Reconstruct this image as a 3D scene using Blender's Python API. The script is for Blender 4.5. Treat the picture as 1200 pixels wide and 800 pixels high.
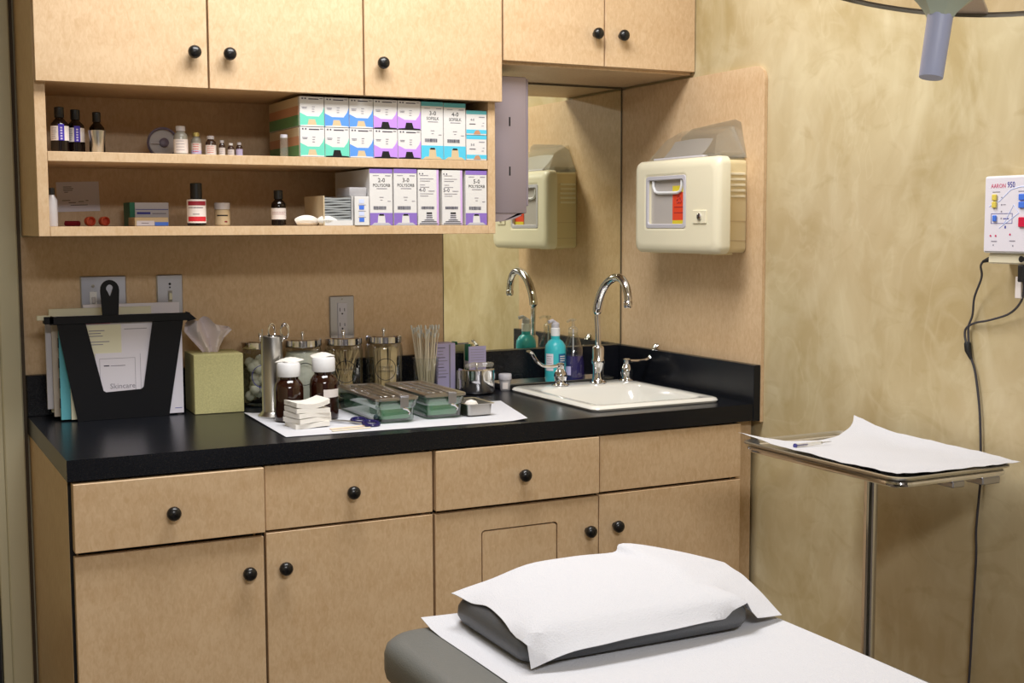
import bpy, bmesh, math, random
from mathutils import Vector, Matrix
PI = math.pi
rnd = random.Random(7)
scene = bpy.context.scene
for o in list(bpy.data.objects):
    bpy.data.objects.remove(o)

# ------------------------------------------------------------------ camera
cam_d = bpy.data.cameras.new('camera'); cam_d.lens = 44.67; cam_d.sensor_width = 36; cam_d.clip_start = .02
cam = bpy.data.objects.new('camera', cam_d); scene.collection.objects.link(cam)
YAW, PITCH, ROLL = .4706, .0907, -.0035
cf = Vector((math.sin(YAW)*math.cos(PITCH), math.cos(YAW)*math.cos(PITCH), -math.sin(PITCH)))
cr = Vector((math.cos(YAW), -math.sin(YAW), 0)); cu = cr.cross(cf)
c_, s_ = math.cos(ROLL), math.sin(ROLL)
cr2 = c_*cr + s_*cu; cu2 = -s_*cr + c_*cu
mw = Matrix((cr2, cu2, -cf)).transposed().to_4x4(); mw.translation = Vector((-1.9212, -3.0872, 1.3414))
cam.matrix_world = mw
scene.camera = cam
cam_d.dof.use_dof = False

# ------------------------------------------------------------------ world, lights, exposure
w = bpy.data.worlds.new('world'); scene.world = w; w.use_nodes = True
w.node_tree.nodes['Background'].inputs[0].default_value = (.95, .96, 1, 1)
w.node_tree.nodes['Background'].inputs[1].default_value = .05
def area(name, loc, sx, sy, power, col=(1, .93, .82), rot=(0, 0, 0)):
    d = bpy.data.lights.new(name, 'AREA'); d.shape = 'RECTANGLE'; d.size = sx; d.size_y = sy
    d.energy = power; d.color = col
    o = bpy.data.objects.new(name, d); scene.collection.objects.link(o); o.location = loc; o.rotation_euler = rot
    return o
area('ceiling_or_fill_light', (-1.0, -1.0, 2.47), 1.1, .5, 27, (1, .992, .99))
area('ceiling_or_fill_light', (-1.7, -3.9, 2.47), 1.15, .55, 60, (1, .985, .98))  # unseen fill lamp, added to brighten the shelves and back panel
scene.view_settings.view_transform = 'Standard'; scene.view_settings.look = 'None'
scene.view_settings.gamma = 1; scene.view_settings.use_curve_mapping = False
scene.view_settings.exposure = .27

# ------------------------------------------------------------------ material helpers
def s2l(c):
    return tuple(((v/255)/12.92 if v/255 <= .04045 else ((v/255+.055)/1.055)**2.4) for v in c)
def newmat(name):
    m = bpy.data.materials.new(name); m.use_nodes = True
    nt = m.node_tree; return m, nt, nt.nodes['Principled BSDF']
def mat(name, rgb, rough=.5, metal=0, spec=.5, coat=0, noise=0, nscale=40, bump=0, bscale=200, sub=0, trans=0):
    m, nt, b = newmat(name)
    c = s2l(rgb)
    b.inputs['Base Color'].default_value = (*c, 1); b.inputs['Roughness'].default_value = rough
    b.inputs['Metallic'].default_value = metal; b.inputs['Specular IOR Level'].default_value = spec
    b.inputs['Coat Weight'].default_value = coat
    if sub: b.inputs['Subsurface Weight'].default_value = sub; b.inputs['Subsurface Radius'].default_value = (.01, .008, .006)
    if noise or bump:
        tc = nt.nodes.new('ShaderNodeTexCoord')
    if noise:
        n = nt.nodes.new('ShaderNodeTexNoise'); n.inputs['Scale'].default_value = nscale; n.inputs['Detail'].default_value = 5
        nt.links.new(tc.outputs['Object'], n.inputs['Vector'])
        r = nt.nodes.new('ShaderNodeMapRange'); r.inputs[1].default_value = .3; r.inputs[2].default_value = .7
        r.inputs[3].default_value = 1-noise; r.inputs[4].default_value = 1+noise
        nt.links.new(n.outputs['Fac'], r.inputs[0])
        mx = nt.nodes.new('ShaderNodeVectorMath'); mx.operation = 'SCALE'; mx.inputs[0].default_value = c
        nt.links.new(r.outputs[0], mx.inputs['Scale']); nt.links.new(mx.outputs[0], b.inputs['Base Color'])
    if bump:
        n2 = nt.nodes.new('ShaderNodeTexNoise'); n2.inputs['Scale'].default_value = bscale; n2.inputs['Detail'].default_value = 3
        nt.links.new(tc.outputs['Object'], n2.inputs['Vector'])
        bp = nt.nodes.new('ShaderNodeBump'); bp.inputs['Strength'].default_value = bump; bp.inputs['Distance'].default_value = .002
        nt.links.new(n2.outputs['Fac'], bp.inputs['Height']); nt.links.new(bp.outputs[0], b.inputs['Normal'])
    return m
def thin_glass(name, tint, gloss=.10, rough=.04, haze=0, hazecol=(220, 225, 225), edge=.75):
    """thin clear wall: mostly see-through, fresnel reflection, optional milky share"""
    m = bpy.data.materials.new(name); m.use_nodes = True; nt = m.node_tree
    nt.nodes.remove(nt.nodes['Principled BSDF']); out = nt.nodes['Material Output']
    t = nt.nodes.new('ShaderNodeBsdfTransparent'); t.inputs[0].default_value = (*s2l(tint), 1)
    g = nt.nodes.new('ShaderNodeBsdfGlossy'); g.inputs['Roughness'].default_value = rough
    lw = nt.nodes.new('ShaderNodeLayerWeight'); lw.inputs[0].default_value = .35
    mr = nt.nodes.new('ShaderNodeMapRange'); mr.inputs[3].default_value = gloss; mr.inputs[4].default_value = edge
    nt.links.new(lw.outputs['Facing'], mr.inputs[0])
    mx = nt.nodes.new('ShaderNodeMixShader'); nt.links.new(mr.outputs[0], mx.inputs[0])
    src = t
    if haze:
        d = nt.nodes.new('ShaderNodeBsdfDiffuse'); d.inputs[0].default_value = (*s2l(hazecol), 1)
        hm = nt.nodes.new('ShaderNodeMixShader'); hm.inputs[0].default_value = haze
        nt.links.new(t.outputs[0], hm.inputs[1]); nt.links.new(d.outputs[0], hm.inputs[2]); src = hm
    nt.links.new(src.outputs[0], mx.inputs[1]); nt.links.new(g.outputs[0], mx.inputs[2])
    nt.links.new(mx.outputs[0], out.inputs['Surface'])
    return m
def laminate(name, base, dark):
    m, nt, b = newmat(name)
    tc = nt.nodes.new('ShaderNodeTexCoord')
    def nz(scale, vec, det=4, dist=0):
        mp = nt.nodes.new('ShaderNodeMapping'); mp.inputs['Scale'].default_value = vec
        nt.links.new(tc.outputs['Object'], mp.inputs['Vector'])
        n = nt.nodes.new('ShaderNodeTexNoise'); n.inputs['Scale'].default_value = scale; n.inputs['Detail'].default_value = det
        n.inputs['Distortion'].default_value = dist
        nt.links.new(mp.outputs[0], n.inputs['Vector']); return n
    n1 = nz(110, (1, 1, .5), 3, .8); n2 = nz(5, (1, 1, 3.0), 3, .5); n3 = nz(380, (1, 1, .35), 2)
    a = nt.nodes.new('ShaderNodeMath'); a.operation = 'MULTIPLY_ADD'; a.inputs[1].default_value = .5
    nt.links.new(n1.outputs['Fac'], a.inputs[0]); 
    h = nt.nodes.new('ShaderNodeMath'); h.operation = 'MULTIPLY'; h.inputs[1].default_value = .3
    nt.links.new(n2.outputs['Fac'], h.inputs[0]); nt.links.new(h.outputs[0], a.inputs[2])
    a2 = nt.nodes.new('ShaderNodeMath'); a2.operation = 'MULTIPLY_ADD'; a2.inputs[1].default_value = .2
    nt.links.new(n3.outputs['Fac'], a2.inputs[0]); nt.links.new(a.outputs[0], a2.inputs[2])
    cr_ = nt.nodes.new('ShaderNodeValToRGB')
    cr_.color_ramp.elements[0].position = .36; cr_.color_ramp.elements[0].color = (*s2l(dark), 1)
    cr_.color_ramp.elements[1].position = .6; cr_.color_ramp.elements[1].color = (*s2l(base), 1)
    nt.links.new(a2.outputs[0], cr_.inputs[0]); nt.links.new(cr_.outputs[0], b.inputs['Base Color'])
    b.inputs['Roughness'].default_value = .42; b.inputs['Specular IOR Level'].default_value = .35
    return m
def plaster(name):
    m, nt, b = newmat(name)
    tc = nt.nodes.new('ShaderNodeTexCoord')
    def nz(scale, vec, det, dist, lo, hi):
        mp = nt.nodes.new('ShaderNodeMapping'); mp.inputs['Scale'].default_value = vec
        nt.links.new(tc.outputs['Object'], mp.inputs['Vector'])
        n = nt.nodes.new('ShaderNodeTexNoise'); n.inputs['Scale'].default_value = scale; n.inputs['Detail'].default_value = det
        n.inputs['Distortion'].default_value = dist
        nt.links.new(mp.outputs[0], n.inputs['Vector'])
        r = nt.nodes.new('ShaderNodeMapRange'); r.inputs[1].default_value = lo; r.inputs[2].default_value = hi
        nt.links.new(n.outputs['Fac'], r.inputs[0]); return r
    big = nz(2.6, (1, 1, .75), 5, 1.5, .35, .68)
    drip = nz(5, (1, 1, .6), 7, 2.4, .5, .72)
    warm = nz(1.3, (1, 1, 1), 3, .6, .4, .65)
    def mix(fac, c1, c2):
        x = nt.nodes.new('ShaderNodeMix'); x.data_type = 'RGBA'
        if isinstance(fac, float): x.inputs[0].default_value = fac
        else: nt.links.new(fac, x.inputs[0])
        for i, c in ((6, c1), (7, c2)):
            if isinstance(c, tuple): x.inputs[i].default_value = (*s2l(c), 1)
            else: nt.links.new(c, x.inputs[i])
        return x.outputs[2]
    c = mix(big.outputs[0], (176, 157, 112), (208, 195, 158))
    mul = nt.nodes.new('ShaderNodeMath'); mul.operation = 'MULTIPLY'; mul.inputs[1].default_value = .45
    nt.links.new(drip.outputs[0], mul.inputs[0])
    c = mix(mul.outputs[0], c, (218, 208, 176))
    mul2 = nt.nodes.new('ShaderNodeMath'); mul2.operation = 'MULTIPLY'; mul2.inputs[1].default_value = .4
    nt.links.new(warm.outputs[0], mul2.inputs[0])
    c = mix(mul2.outputs[0], c, (200, 178, 142))
    fine = nz(11, (1, 1.2, .7), 6, 1.6, .5, .76)
    m3 = nt.nodes.new('ShaderNodeMath'); m3.operation = 'MULTIPLY'; m3.inputs[1].default_value = .3
    nt.links.new(fine.outputs[0], m3.inputs[0]); c = mix(m3.outputs[0], c, (224, 214, 180))
    fine2 = nz(9, (1, .8, 1.3), 5, 1.8, .55, .7)
    m4 = nt.nodes.new('ShaderNodeMath'); m4.operation = 'MULTIPLY'; m4.inputs[1].default_value = .3
    nt.links.new(fine2.outputs[0], m4.inputs[0]); c = mix(m4.outputs[0], c, (168, 146, 98))
    mp = nt.nodes.new('ShaderNodeMapping'); mp.inputs['Scale'].default_value = (1, 1, .7); mp.inputs['Location'].default_value = (3, 5, 1)
    nt.links.new(tc.outputs['Object'], mp.inputs['Vector'])
    nn = nt.nodes.new('ShaderNodeTexNoise'); nn.inputs['Scale'].default_value = 4.5; nn.inputs['Detail'].default_value = 3; nn.inputs['Distortion'].default_value = 1.2
    nt.links.new(mp.outputs[0], nn.inputs['Vector'])
    sb = nt.nodes.new('ShaderNodeMath'); sb.operation = 'SUBTRACT'; sb.inputs[1].default_value = .53; nt.links.new(nn.outputs['Fac'], sb.inputs[0])
    ab = nt.nodes.new('ShaderNodeMath'); ab.operation = 'ABSOLUTE'; nt.links.new(sb.outputs[0], ab.inputs[0])
    ln = nt.nodes.new('ShaderNodeMapRange'); ln.inputs[1].default_value = .0; ln.inputs[2].default_value = .022; ln.inputs[3].default_value = .13; ln.inputs[4].default_value = 0
    nt.links.new(ab.outputs[0], ln.inputs[0]); c = mix(ln.outputs[0], c, (226, 216, 184))
    nt.links.new(c, b.inputs['Base Color'])
    rr = nt.nodes.new('ShaderNodeMapRange'); rr.inputs[3].default_value = .55; rr.inputs[4].default_value = .38
    nt.links.new(drip.outputs[0], rr.inputs[0]); nt.links.new(rr.outputs[0], b.inputs['Roughness'])
    bp = nt.nodes.new('ShaderNodeBump'); bp.inputs['Strength'].default_value = .15; bp.inputs['Distance'].default_value = .003
    nt.links.new(big.outputs[0], bp.inputs['Height']); nt.links.new(bp.outputs[0], b.inputs['Normal'])
    b.inputs['Specular IOR Level'].default_value = .4
    return m
M = {}
M['laminate'] = laminate('maple_laminate', (219, 190, 153), (204, 171, 131))
M['plaster'] = plaster('polished_plaster')
M['ceiling'] = mat('ceiling_white', (226, 222, 212), .9)
M['floor'] = mat('floor_vinyl', (92, 82, 72), .5, noise=.1, nscale=8)
M['wallpaint'] = mat('wall_paint', (196, 184, 152), .8)
M['farwall'] = mat('far_wall_paint', (96, 92, 92), .8)
M['trimpaint'] = mat('trim_paint', (196, 188, 158), .5)
M['doorpaint'] = mat('door_paint', (188, 172, 128), .5)
M['counter'] = mat('black_laminate', (20, 22, 28), .27, noise=.07, nscale=300, spec=.32)
M['mirror'] = mat('mirror_glass', (244, 245, 226), .02, metal=1)
M['darkedge'] = mat('mirror_edge', (96, 86, 66), .5)
M['black'] = mat('black_plastic', (13, 14, 19), .5, spec=.25)
M['blackmat'] = mat('black_matte', (14, 14, 17), .55)
M['knob'] = mat('knob_black', (20, 19, 20), .28)
M['steel'] = mat('brushed_steel', (196, 194, 190), .28, metal=1)
M['steeldull'] = mat('satin_steel', (176, 176, 182), .4, metal=1)
M['plate'] = mat('plate_steel', (188, 190, 202), .34, metal=1)
M['chrome'] = mat('chrome', (226, 226, 230), .07, metal=1)
M['brass'] = mat('hinge_metal', (120, 112, 84), .4, metal=1)
M['ivory'] = mat('ivory_plastic', (238, 231, 204), .4, sub=.05)
M['ivorydark'] = mat('ivory_body', (226, 210, 166), .45)
M['white'] = mat('white_plastic', (232, 233, 236), .4)
M['whitegrey'] = mat('grey_white_plastic', (198, 196, 204), .45)
M['porcelain'] = mat('porcelain', (232, 230, 222), .12, coat=.4)
M['paper'] = mat('paper_towel', (208, 209, 215), .95, spec=.1, bump=.5, bscale=420)
M['sheet'] = mat('plain_paper', (226, 222, 232), .8, spec=.2)
M['tissue'] = mat('tissue_paper', (226, 214, 216), .95, spec=.1)
M['gauze'] = mat('white_gauze', (244, 240, 232), .95, spec=.05, bump=.8, bscale=900)
M['lavender'] = mat('lavender_card', (192, 184, 222), .7)
M['cream'] = mat('cream_card', (226, 222, 196), .75)
M['beigecard'] = mat('beige_card', (196, 184, 170), .75)
M['teal'] = mat('teal_card', (96, 176, 190), .7)
M['green'] = mat('green_tab', (10, 108, 78), .5)
M['print'] = mat('print_dark', (70, 66, 84), .7)
M['printblack'] = mat('print_black', (26, 24, 28), .6)
M['printgrey'] = mat('print_grey', (142, 138, 152), .7)
M['printblue'] = mat('print_blue', (58, 62, 160), .6)
M['amber'] = mat('amber_glass', (38, 12, 5), .08, coat=.5)
M['darkbottle'] = mat('dark_bottle', (20, 10, 8), .1)
M['darkcap'] = mat('ribbed_cap', (22, 22, 24), .4)
M['tissuebox'] = mat('tissue_box', (188, 182, 128), .7, noise=.14, nscale=340)
M['glass'] = thin_glass('clear_glass', (244, 247, 243), .05, .03)
M['greenglass'] = thin_glass('green_tinted_glass', (216, 234, 222), .10, .05)
M['clearplastic'] = thin_glass('clear_plastic', (246, 245, 240), .02, .25, .10, (250, 246, 232), edge=.4)
M['hazeplastic'] = thin_glass('frosted_plastic', (235, 235, 238), .03, .35, .5, (226, 224, 228))
M['mint'] = mat('mint_towel', (186, 222, 198), .8, bump=.5, bscale=300)
M['cottonw'] = mat('cotton', (222, 222, 214), .98, spec=.05, bump=.8, bscale=120)
M['wood'] = mat('light_wood', (216, 190, 146), .75, noise=.1, nscale=60)
M['swabwood'] = mat('pale_stick', (226, 214, 188), .8)
M['tealbottle'] = mat('teal_bottle', (60, 186, 196), .3, sub=.1)
M['tealliquid'] = mat('teal_label', (22, 96, 140), .4)
M['purple'] = mat('purple_soap', (58, 50, 112), .12, coat=.5)
M['redl'] = mat('red_label', (200, 36, 50), .5)
M['redbrown'] = mat('dark_red_label', (140, 24, 44), .5)
M['whitelabel'] = mat('white_label', (226, 218, 214), .6)
M['purplelabel'] = mat('violet_band', (62, 44, 168), .5)
M['vialglass'] = mat('vial_glass', (150, 148, 140), .12)
M['vialdark'] = mat('vial_dark', (66, 46, 38), .12)
M['gold'] = mat('gold_cap', (206, 190, 120), .35, metal=.6)
M['tapegrey'] = mat('grey_tape', (112, 102, 122), .4)
M['boxwhite'] = mat('carton_white', (226, 224, 222), .55)
M['boxteal'] = mat('carton_teal', (110, 214, 188), .55)
M['boxblue'] = mat('carton_blue', (92, 152, 232), .55)
M['boxviolet'] = mat('carton_violet', (196, 146, 238), .55)
M['boxcyan'] = mat('carton_cyan', (84, 200, 232), .55)
M['boxcyandark'] = mat('carton_teal_top', (88, 170, 176), .55)
M['boxpurple'] = mat('carton_purple', (142, 112, 196), .55)
M['boxpink'] = mat('carton_lilac', (214, 178, 232), .55)
M['boxgreen'] = mat('carton_green', (98, 146, 96), .55)
M['boxorange'] = mat('carton_orange', (198, 146, 112), .55)
M['boxbeige'] = mat('carton_beige', (206, 186, 152), .6)
M['kraft'] = mat('carton_inside', (214, 190, 150), .6)
M['foil'] = mat('foil_packets', (176, 182, 186), .4, metal=.4)
M['orange'] = mat('orange_plastic', (214, 96, 66), .5)
M['vinyl'] = mat('grey_vinyl', (104, 106, 104), .42, bump=.25, bscale=500)
M['vinyldark'] = mat('dark_vinyl', (78, 80, 84), .42, bump=.25, bscale=500)
M['lampgrey'] = mat('lamp_housing', (178, 190, 176), .45)
M['lamphandle'] = mat('lamp_handle', (176, 184, 216), .45)
M['lamprim'] = mat('lamp_rim', (158, 154, 146), .35)
M['lampdish'] = thin_glass('lamp_cover', (238, 228, 220), .01, .1, edge=.12)
M['yellow'] = mat('yellow_button', (226, 206, 92), .4)
M['blue'] = mat('blue_button', (72, 122, 228), .4)
M['bluefaint'] = mat('pale_blue_print', (208, 218, 250), .5)
M['red'] = mat('red_button', (206, 24, 66), .4)
M['magenta'] = mat('magenta_print', (206, 60, 108), .6)
M['cord'] = mat('grey_cord', (60, 58, 64), .5)
M['windowgrey'] = mat('window_grey', (190, 184, 180), .3)
M['sharplabel'] = mat('sharps_red', (232, 74, 40), .5)
M['sharpyellow'] = mat('sharps_yellow', (224, 206, 60), .5)
M['dispenser'] = mat('dispenser_steel', (168, 158, 170), .42, metal=.55)
M['navy'] = mat('navy_rubber', (34, 28, 84), .25)
M['peach'] = mat('peach_stick', (234, 208, 180), .7)
M['amberliq'] = mat('pen_blue', (60, 60, 130), .4)
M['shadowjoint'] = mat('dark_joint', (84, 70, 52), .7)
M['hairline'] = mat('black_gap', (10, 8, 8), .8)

# ------------------------------------------------------------------ mesh helpers
class MB:
    def __init__(s): s.v = []; s.f = []; s.m = []; s.sm = []; s.mats = []
    def mi(s, m):
        if m not in s.mats: s.mats.append(m)
        return s.mats.index(m)
    def add(s, verts, faces, m, smooth=False, T=None):
        b = len(s.v)
        for p in verts:
            p = Vector(p)
            if T is not None: p = T @ p
            s.v.append(p)
        i = s.mi(m)
        for f in faces: s.f.append([b+k for k in f]); s.m.append(i); s.sm.append(smooth)
        return s
    def box(s, x0, x1, y0, y1, z0, z1, m, bev=0, T=None, seg=1):
        bm = bmesh.new(); bmesh.ops.create_cube(bm, size=1)
        for v in bm.verts:
            v.co = Vector((x0+(v.co.x+.5)*(x1-x0), y0+(v.co.y+.5)*(y1-y0), z0+(v.co.z+.5)*(z1-z0)))
        if bev: bmesh.ops.bevel(bm, geom=bm.edges[:], offset=bev, segments=seg, affect='EDGES', profile=.5)
        bm.verts.index_update()
        s.add([v.co.copy() for v in bm.verts], [[v.index for v in f.verts] for f in bm.faces], m, bev > 0, T); bm.free(); return s
    def lathe(s, prof, c, m, seg=24, T=None, caps=True):
        # prof: (r, z) list, z up; T rotates before moving to c
        vs = []; fs = []
        n = len(prof)
        for (r, z) in prof:
            for k in range(seg):
                a = 2*PI*k/seg; vs.append(Vector((r*math.cos(a), r*math.sin(a), z)))
        for i in range(n-1):
            for k in range(seg):
                k2 = (k+1) % seg; fs.append([i*seg+k, i*seg+k2, (i+1)*seg+k2, (i+1)*seg+k])
        if caps:
            if prof[0][0] > 1e-6: fs.append(list(range(seg))[::-1])
            if prof[-1][0] > 1e-6: fs.append([(n-1)*seg+k for k in range(seg)])
        TT = Matrix.Translation(Vector(c)) @ (T if T is not None else Matrix.Identity(4))
        return s.add(vs, fs, m, True, TT)
    def tube(s, pts, r, m, seg=8, closed=False):
        pts = [Vector(p) for p in pts]; n = len(pts)
        rs = r if isinstance(r, (list, tuple)) else [r]*n
        vs = []; fs = []; prev = None
        for i, p in enumerate(pts):
            if closed: t = pts[(i+1) % n]-pts[i-1]
            else: t = pts[min(i+1, n-1)]-pts[max(i-1, 0)]
            t.normalize()
            if prev is None:
                a = Vector((0, 0, 1)) if abs(t.z) < .9 else Vector((1, 0, 0))
                u = t.cross(a).normalized()
            else: u = (prev - t*prev.dot(t)).normalized()
            prev = u; v = t.cross(u)
            for k in range(seg):
                a = 2*PI*k/seg; vs.append(p + (u*math.cos(a)+v*math.sin(a))*rs[i])
        m_ = n if closed else n-1
        for i in range(m_):
            j = (i+1) % n
            for k in range(seg):
                k2 = (k+1) % seg; fs.append([i*seg+k, i*seg+k2, j*seg+k2, j*seg+k])
        if not closed: fs.append(list(range(seg))[::-1]); fs.append([(n-1)*seg+k for k in range(seg)])
        return s.add(vs, fs, m, True)
    def prism(s, poly, z0, z1, m, T=None, smooth=False):
        n = len(poly); vs = [(x, y, z0) for x, y in poly]+[(x, y, z1) for x, y in poly]
        fs = [list(range(n))[::-1], [n+k for k in range(n)]]+[[k, (k+1) % n, n+(k+1) % n, n+k] for k in range(n)]
        return s.add(vs, fs, m, smooth, T)
    def grid(s, P, m, thick=0, smooth=True):
        # P[i][j] points
        a, b = len(P), len(P[0]); vs = [Vector(p) for row in P for p in row]
        fs = [[i*b+j, (i+1)*b+j, (i+1)*b+j+1, i*b+j+1] for i in range(a-1) for j in range(b-1)]
        if thick:
            N = len(vs); vs2 = [v+Vector((0, 0, -thick)) for v in vs]
            fs2 = [[N+k for k in f[::-1]] for f in fs]
            rim = [i*b for i in range(a)]+[(a-1)*b+j for j in range(1, b)]+[i*b+b-1 for i in range(a-2, -1, -1)]+[j for j in range(b-2, 0, -1)]
            fs3 = [[rim[k], N+rim[k], N+rim[(k+1) % len(rim)], rim[(k+1) % len(rim)]] for k in range(len(rim))]
            vs += vs2; fs = fs+fs2+fs3
        return s.add(vs, fs, m, smooth)
    def text(s, txt, c, size, xd, ud, m, depth=.0003, align='CENTER', sx=1.0):
        cu_ = bpy.data.curves.new('t', 'FONT'); cu_.body = txt; cu_.size = size; cu_.align_x = align; cu_.align_y = 'CENTER'
        cu_.resolution_u = 2; cu_.extrude = depth
        ob = bpy.data.objects.new('t', cu_); me = bpy.data.meshes.new_from_object(ob)
        xd = Vector(xd).normalized(); ud = Vector(ud).normalized(); nd = xd.cross(ud)
        T = Matrix((xd*sx, ud, nd)).transposed().to_4x4(); T.translation = Vector(c)
        s.add([v.co.copy() for v in me.vertices], [list(p.vertices) for p in me.polygons], m, False, T)
        bpy.data.objects.remove(ob); bpy.data.curves.remove(cu_); bpy.data.meshes.remove(me); return s
    def build(s, name, parent=None, sharp=35, origin=None):
        if parent is not None: org = Vector(ORG[parent.name])
        elif origin is not None: org = Vector(origin)
        else:
            xs = [p.x for p in s.v]; ys = [p.y for p in s.v]; zs = [p.z for p in s.v]
            org = Vector(((min(xs)+max(xs))/2, (min(ys)+max(ys))/2, min(zs)))
        me = bpy.data.meshes.new(name)
        me.from_pydata([tuple(p-org) for p in s.v], [], s.f)
        for m in s.mats: me.materials.append(m)
        me.polygons.foreach_set('material_index', s.m); me.polygons.foreach_set('use_smooth', s.sm)
        me.update(); me.set_sharp_from_angle(angle=math.radians(sharp))
        o = bpy.data.objects.new(name, me); scene.collection.objects.link(o)
        if parent is not None: o.parent = parent
        else: o.location = org
        ORG[o.name] = tuple(org)
        return o
ORG = {}
def thing(name, label, cat, loc, group=None):
    o = bpy.data.objects.new(name, None); scene.collection.objects.link(o); o.location = loc
    o.empty_display_size = .05
    o['label'] = label; o['category'] = cat
    if group: o['group'] = group
    ORG[o.name] = tuple(loc); return o
def tag(o, label, cat, group=None):
    o['label'] = label; o['category'] = cat
    if group: o['group'] = group
    return o
def struct(o): o['kind'] = 'structure'; return o
def lab(o, l): o['label'] = l; return o
def RX(a): return Matrix.Rotation(a, 4, 'X')
def RZ(a): return Matrix.Rotation(a, 4, 'Z')
def rrect(x0, x1, y0, y1, r, n=5):
    out = []
    for cx, cy, a0 in ((x1-r, y0+r, -PI/2), (x1-r, y1-r, 0), (x0+r, y1-r, PI/2), (x0+r, y0+r, PI)):
        for k in range(n+1):
            a = a0+PI/2*k/n; out.append((cx+r*math.cos(a), cy+r*math.sin(a)))
    return out
def loft(mb, rings, m, cap0=True, cap1=True):
    n = len(rings[0]); vs = [Vector(p) for r in rings for p in r]; fs = []
    for i in range(len(rings)-1):
        for k in range(n): fs.append([i*n+k, i*n+(k+1) % n, (i+1)*n+(k+1) % n, (i+1)*n+k])
    if cap0: fs.append(list(range(n))[::-1])
    if cap1: fs.append([(len(rings)-1)*n+k for k in range(n)])
    mb.add(vs, fs, m, True); return mb
def smoothpts(P, n=6):
    P = [Vector(p) for p in P]; out = []
    for i in range(len(P)-1):
        p0 = P[max(i-1, 0)]; p1 = P[i]; p2 = P[i+1]; p3 = P[min(i+2, len(P)-1)]
        for k in range(n):
            t = k/n; out.append(.5*((2*p1)+(p2-p0)*t+(2*p0-5*p1+4*p2-p3)*t*t+(3*p1-p0-3*p2+p3)*t**3))
    out.append(P[-1]); return out

# ================================================================== room shell
XW = .010
struct(MB().box(XW, XW+.12, -5.0, .0, 0, 2.5, M['plaster']).build('wall_right'))
bk = MB()
bk.box(-1.664, XW+.12, .003, .12, 0, 2.5, M['wallpaint']); bk.box(-2.62, -1.664, .003, .12, 2.08, 2.5, M['wallpaint'])
bk.box(-3.4, -2.62, .003, .12, 0, 2.5, M['wallpaint'])
struct(bk.build('wall_back'))
struct(MB().box(-3.52, -3.4, -5.0, .12, 0, 2.5, M['wallpaint']).build('wall_left'))
struct(MB().box(-3.52, XW+.12, -5.12, -5.0, 0, 2.5, M['farwall']).build('wall_front'))
struct(MB().box(-3.52, XW+.12, -5.12, .12, 2.5, 2.6, M['ceiling']).build('ceiling'))
struct(MB().box(-3.52, XW+.12, -5.12, .12, -.1, 0, M['floor']).build('floor'))
struct(MB().box(-.004, XW-.0003, -5.0, -.66, 0, .1, M['trimpaint'], .003).build('baseboard_right'))
# door casing left of the cabinets
tr = MB()
tr.box(-1.656, -1.612, -.020, .003, 0, 2.12, M['trimpaint'], .003)
tr.box(-1.675, -1.655, -.012, .06, 0, 2.10, M['trimpaint'], .002)
tr.box(-2.68, -2.62, -.018, .003, 0, 2.12, M['trimpaint'], .003)
tr.box(-2.68, -1.612, -.019, .003, 2.08, 2.14, M['trimpaint'], .003)
struct(tr.build('trim_1'))
dr = struct(MB().box(-2.615, -1.679, .004, .044, .01, 2.075, M['doorpaint'], .002).build('door_1'))
MB().box(-2.60, -1.6795, -.002, .0035, .02, .435, M['blackmat'], .001).build('kick_plate', dr)
h = MB(); h.lathe([(.006, -.045), (.007, -.044), (.007, .044), (.006, .045)], (-1.677, -.016, 1.06), M['brass'], 12)
h.box(-1.70, -1.678, -.012, .0035, 1.02, 1.10, M['brass'], .001)
h.build('hinge', dr)
# thin strip coloured as the shadow in the joint between casing and cabinet side
struct(MB().box(-1.6115, -1.6035, -.006, .0025, 0, 2.4, M['shadowjoint']).build('joint_shade_strip'))

# ================================================================== laminate wall panels and mirror
tag(MB().box(-1.603, -.556, 0.0, .0025, 1.005, 1.32, M['laminate']).build('wall_panel'),
    'tan maple laminate panel on the wall behind the jars and file holder', 'panel')
pp = []
pts = [(0.0, .865), (-.637, .865), (-.637, 1.68)]
for k in range(7):
    a = PI+(-PI/2)*k/6; pts.append((-.637+.035+.035*math.cos(a), 1.685+.035*math.sin(a)))
pts.append((0.0, 1.72))
rp = MB(); n = len(pts)
vs = [(0.0005, y, z) for y, z in pts]+[(.0095, y, z) for y, z in pts]
rp.add(vs, [list(range(n)), [n+k for k in range(n)][::-1]]+[[k, n+k, n+(k+1) % n, (k+1) % n] for k in range(n)], M['laminate'])
tag(rp.build('wall_panel'), 'round-cornered maple laminate panel on the side wall behind the sharps container', 'panel')
mr = thing('wall_mirror', 'frameless wall mirror above the sink under the small cabinet', 'mirror', (-.276, .001, 1.005))
MB().box(-.5535, -.0035, .0008, .0024, 1.0055, 1.7255, M['mirror']).build('mirror_pane', mr)
e = MB(); e.box(-.0033, -.0003, -.0010, .0024, 1.0055, 1.7255, M['darkedge']); e.box(-.5553, -.5538, -.0006, .0024, 1.0055, 1.7255, M['darkedge'])
e.box(-.5537, -.0035, -.0012, .0006, 1.7225, 1.7265, M['darkedge'])
e.build('edge_channel', mr)

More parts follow.
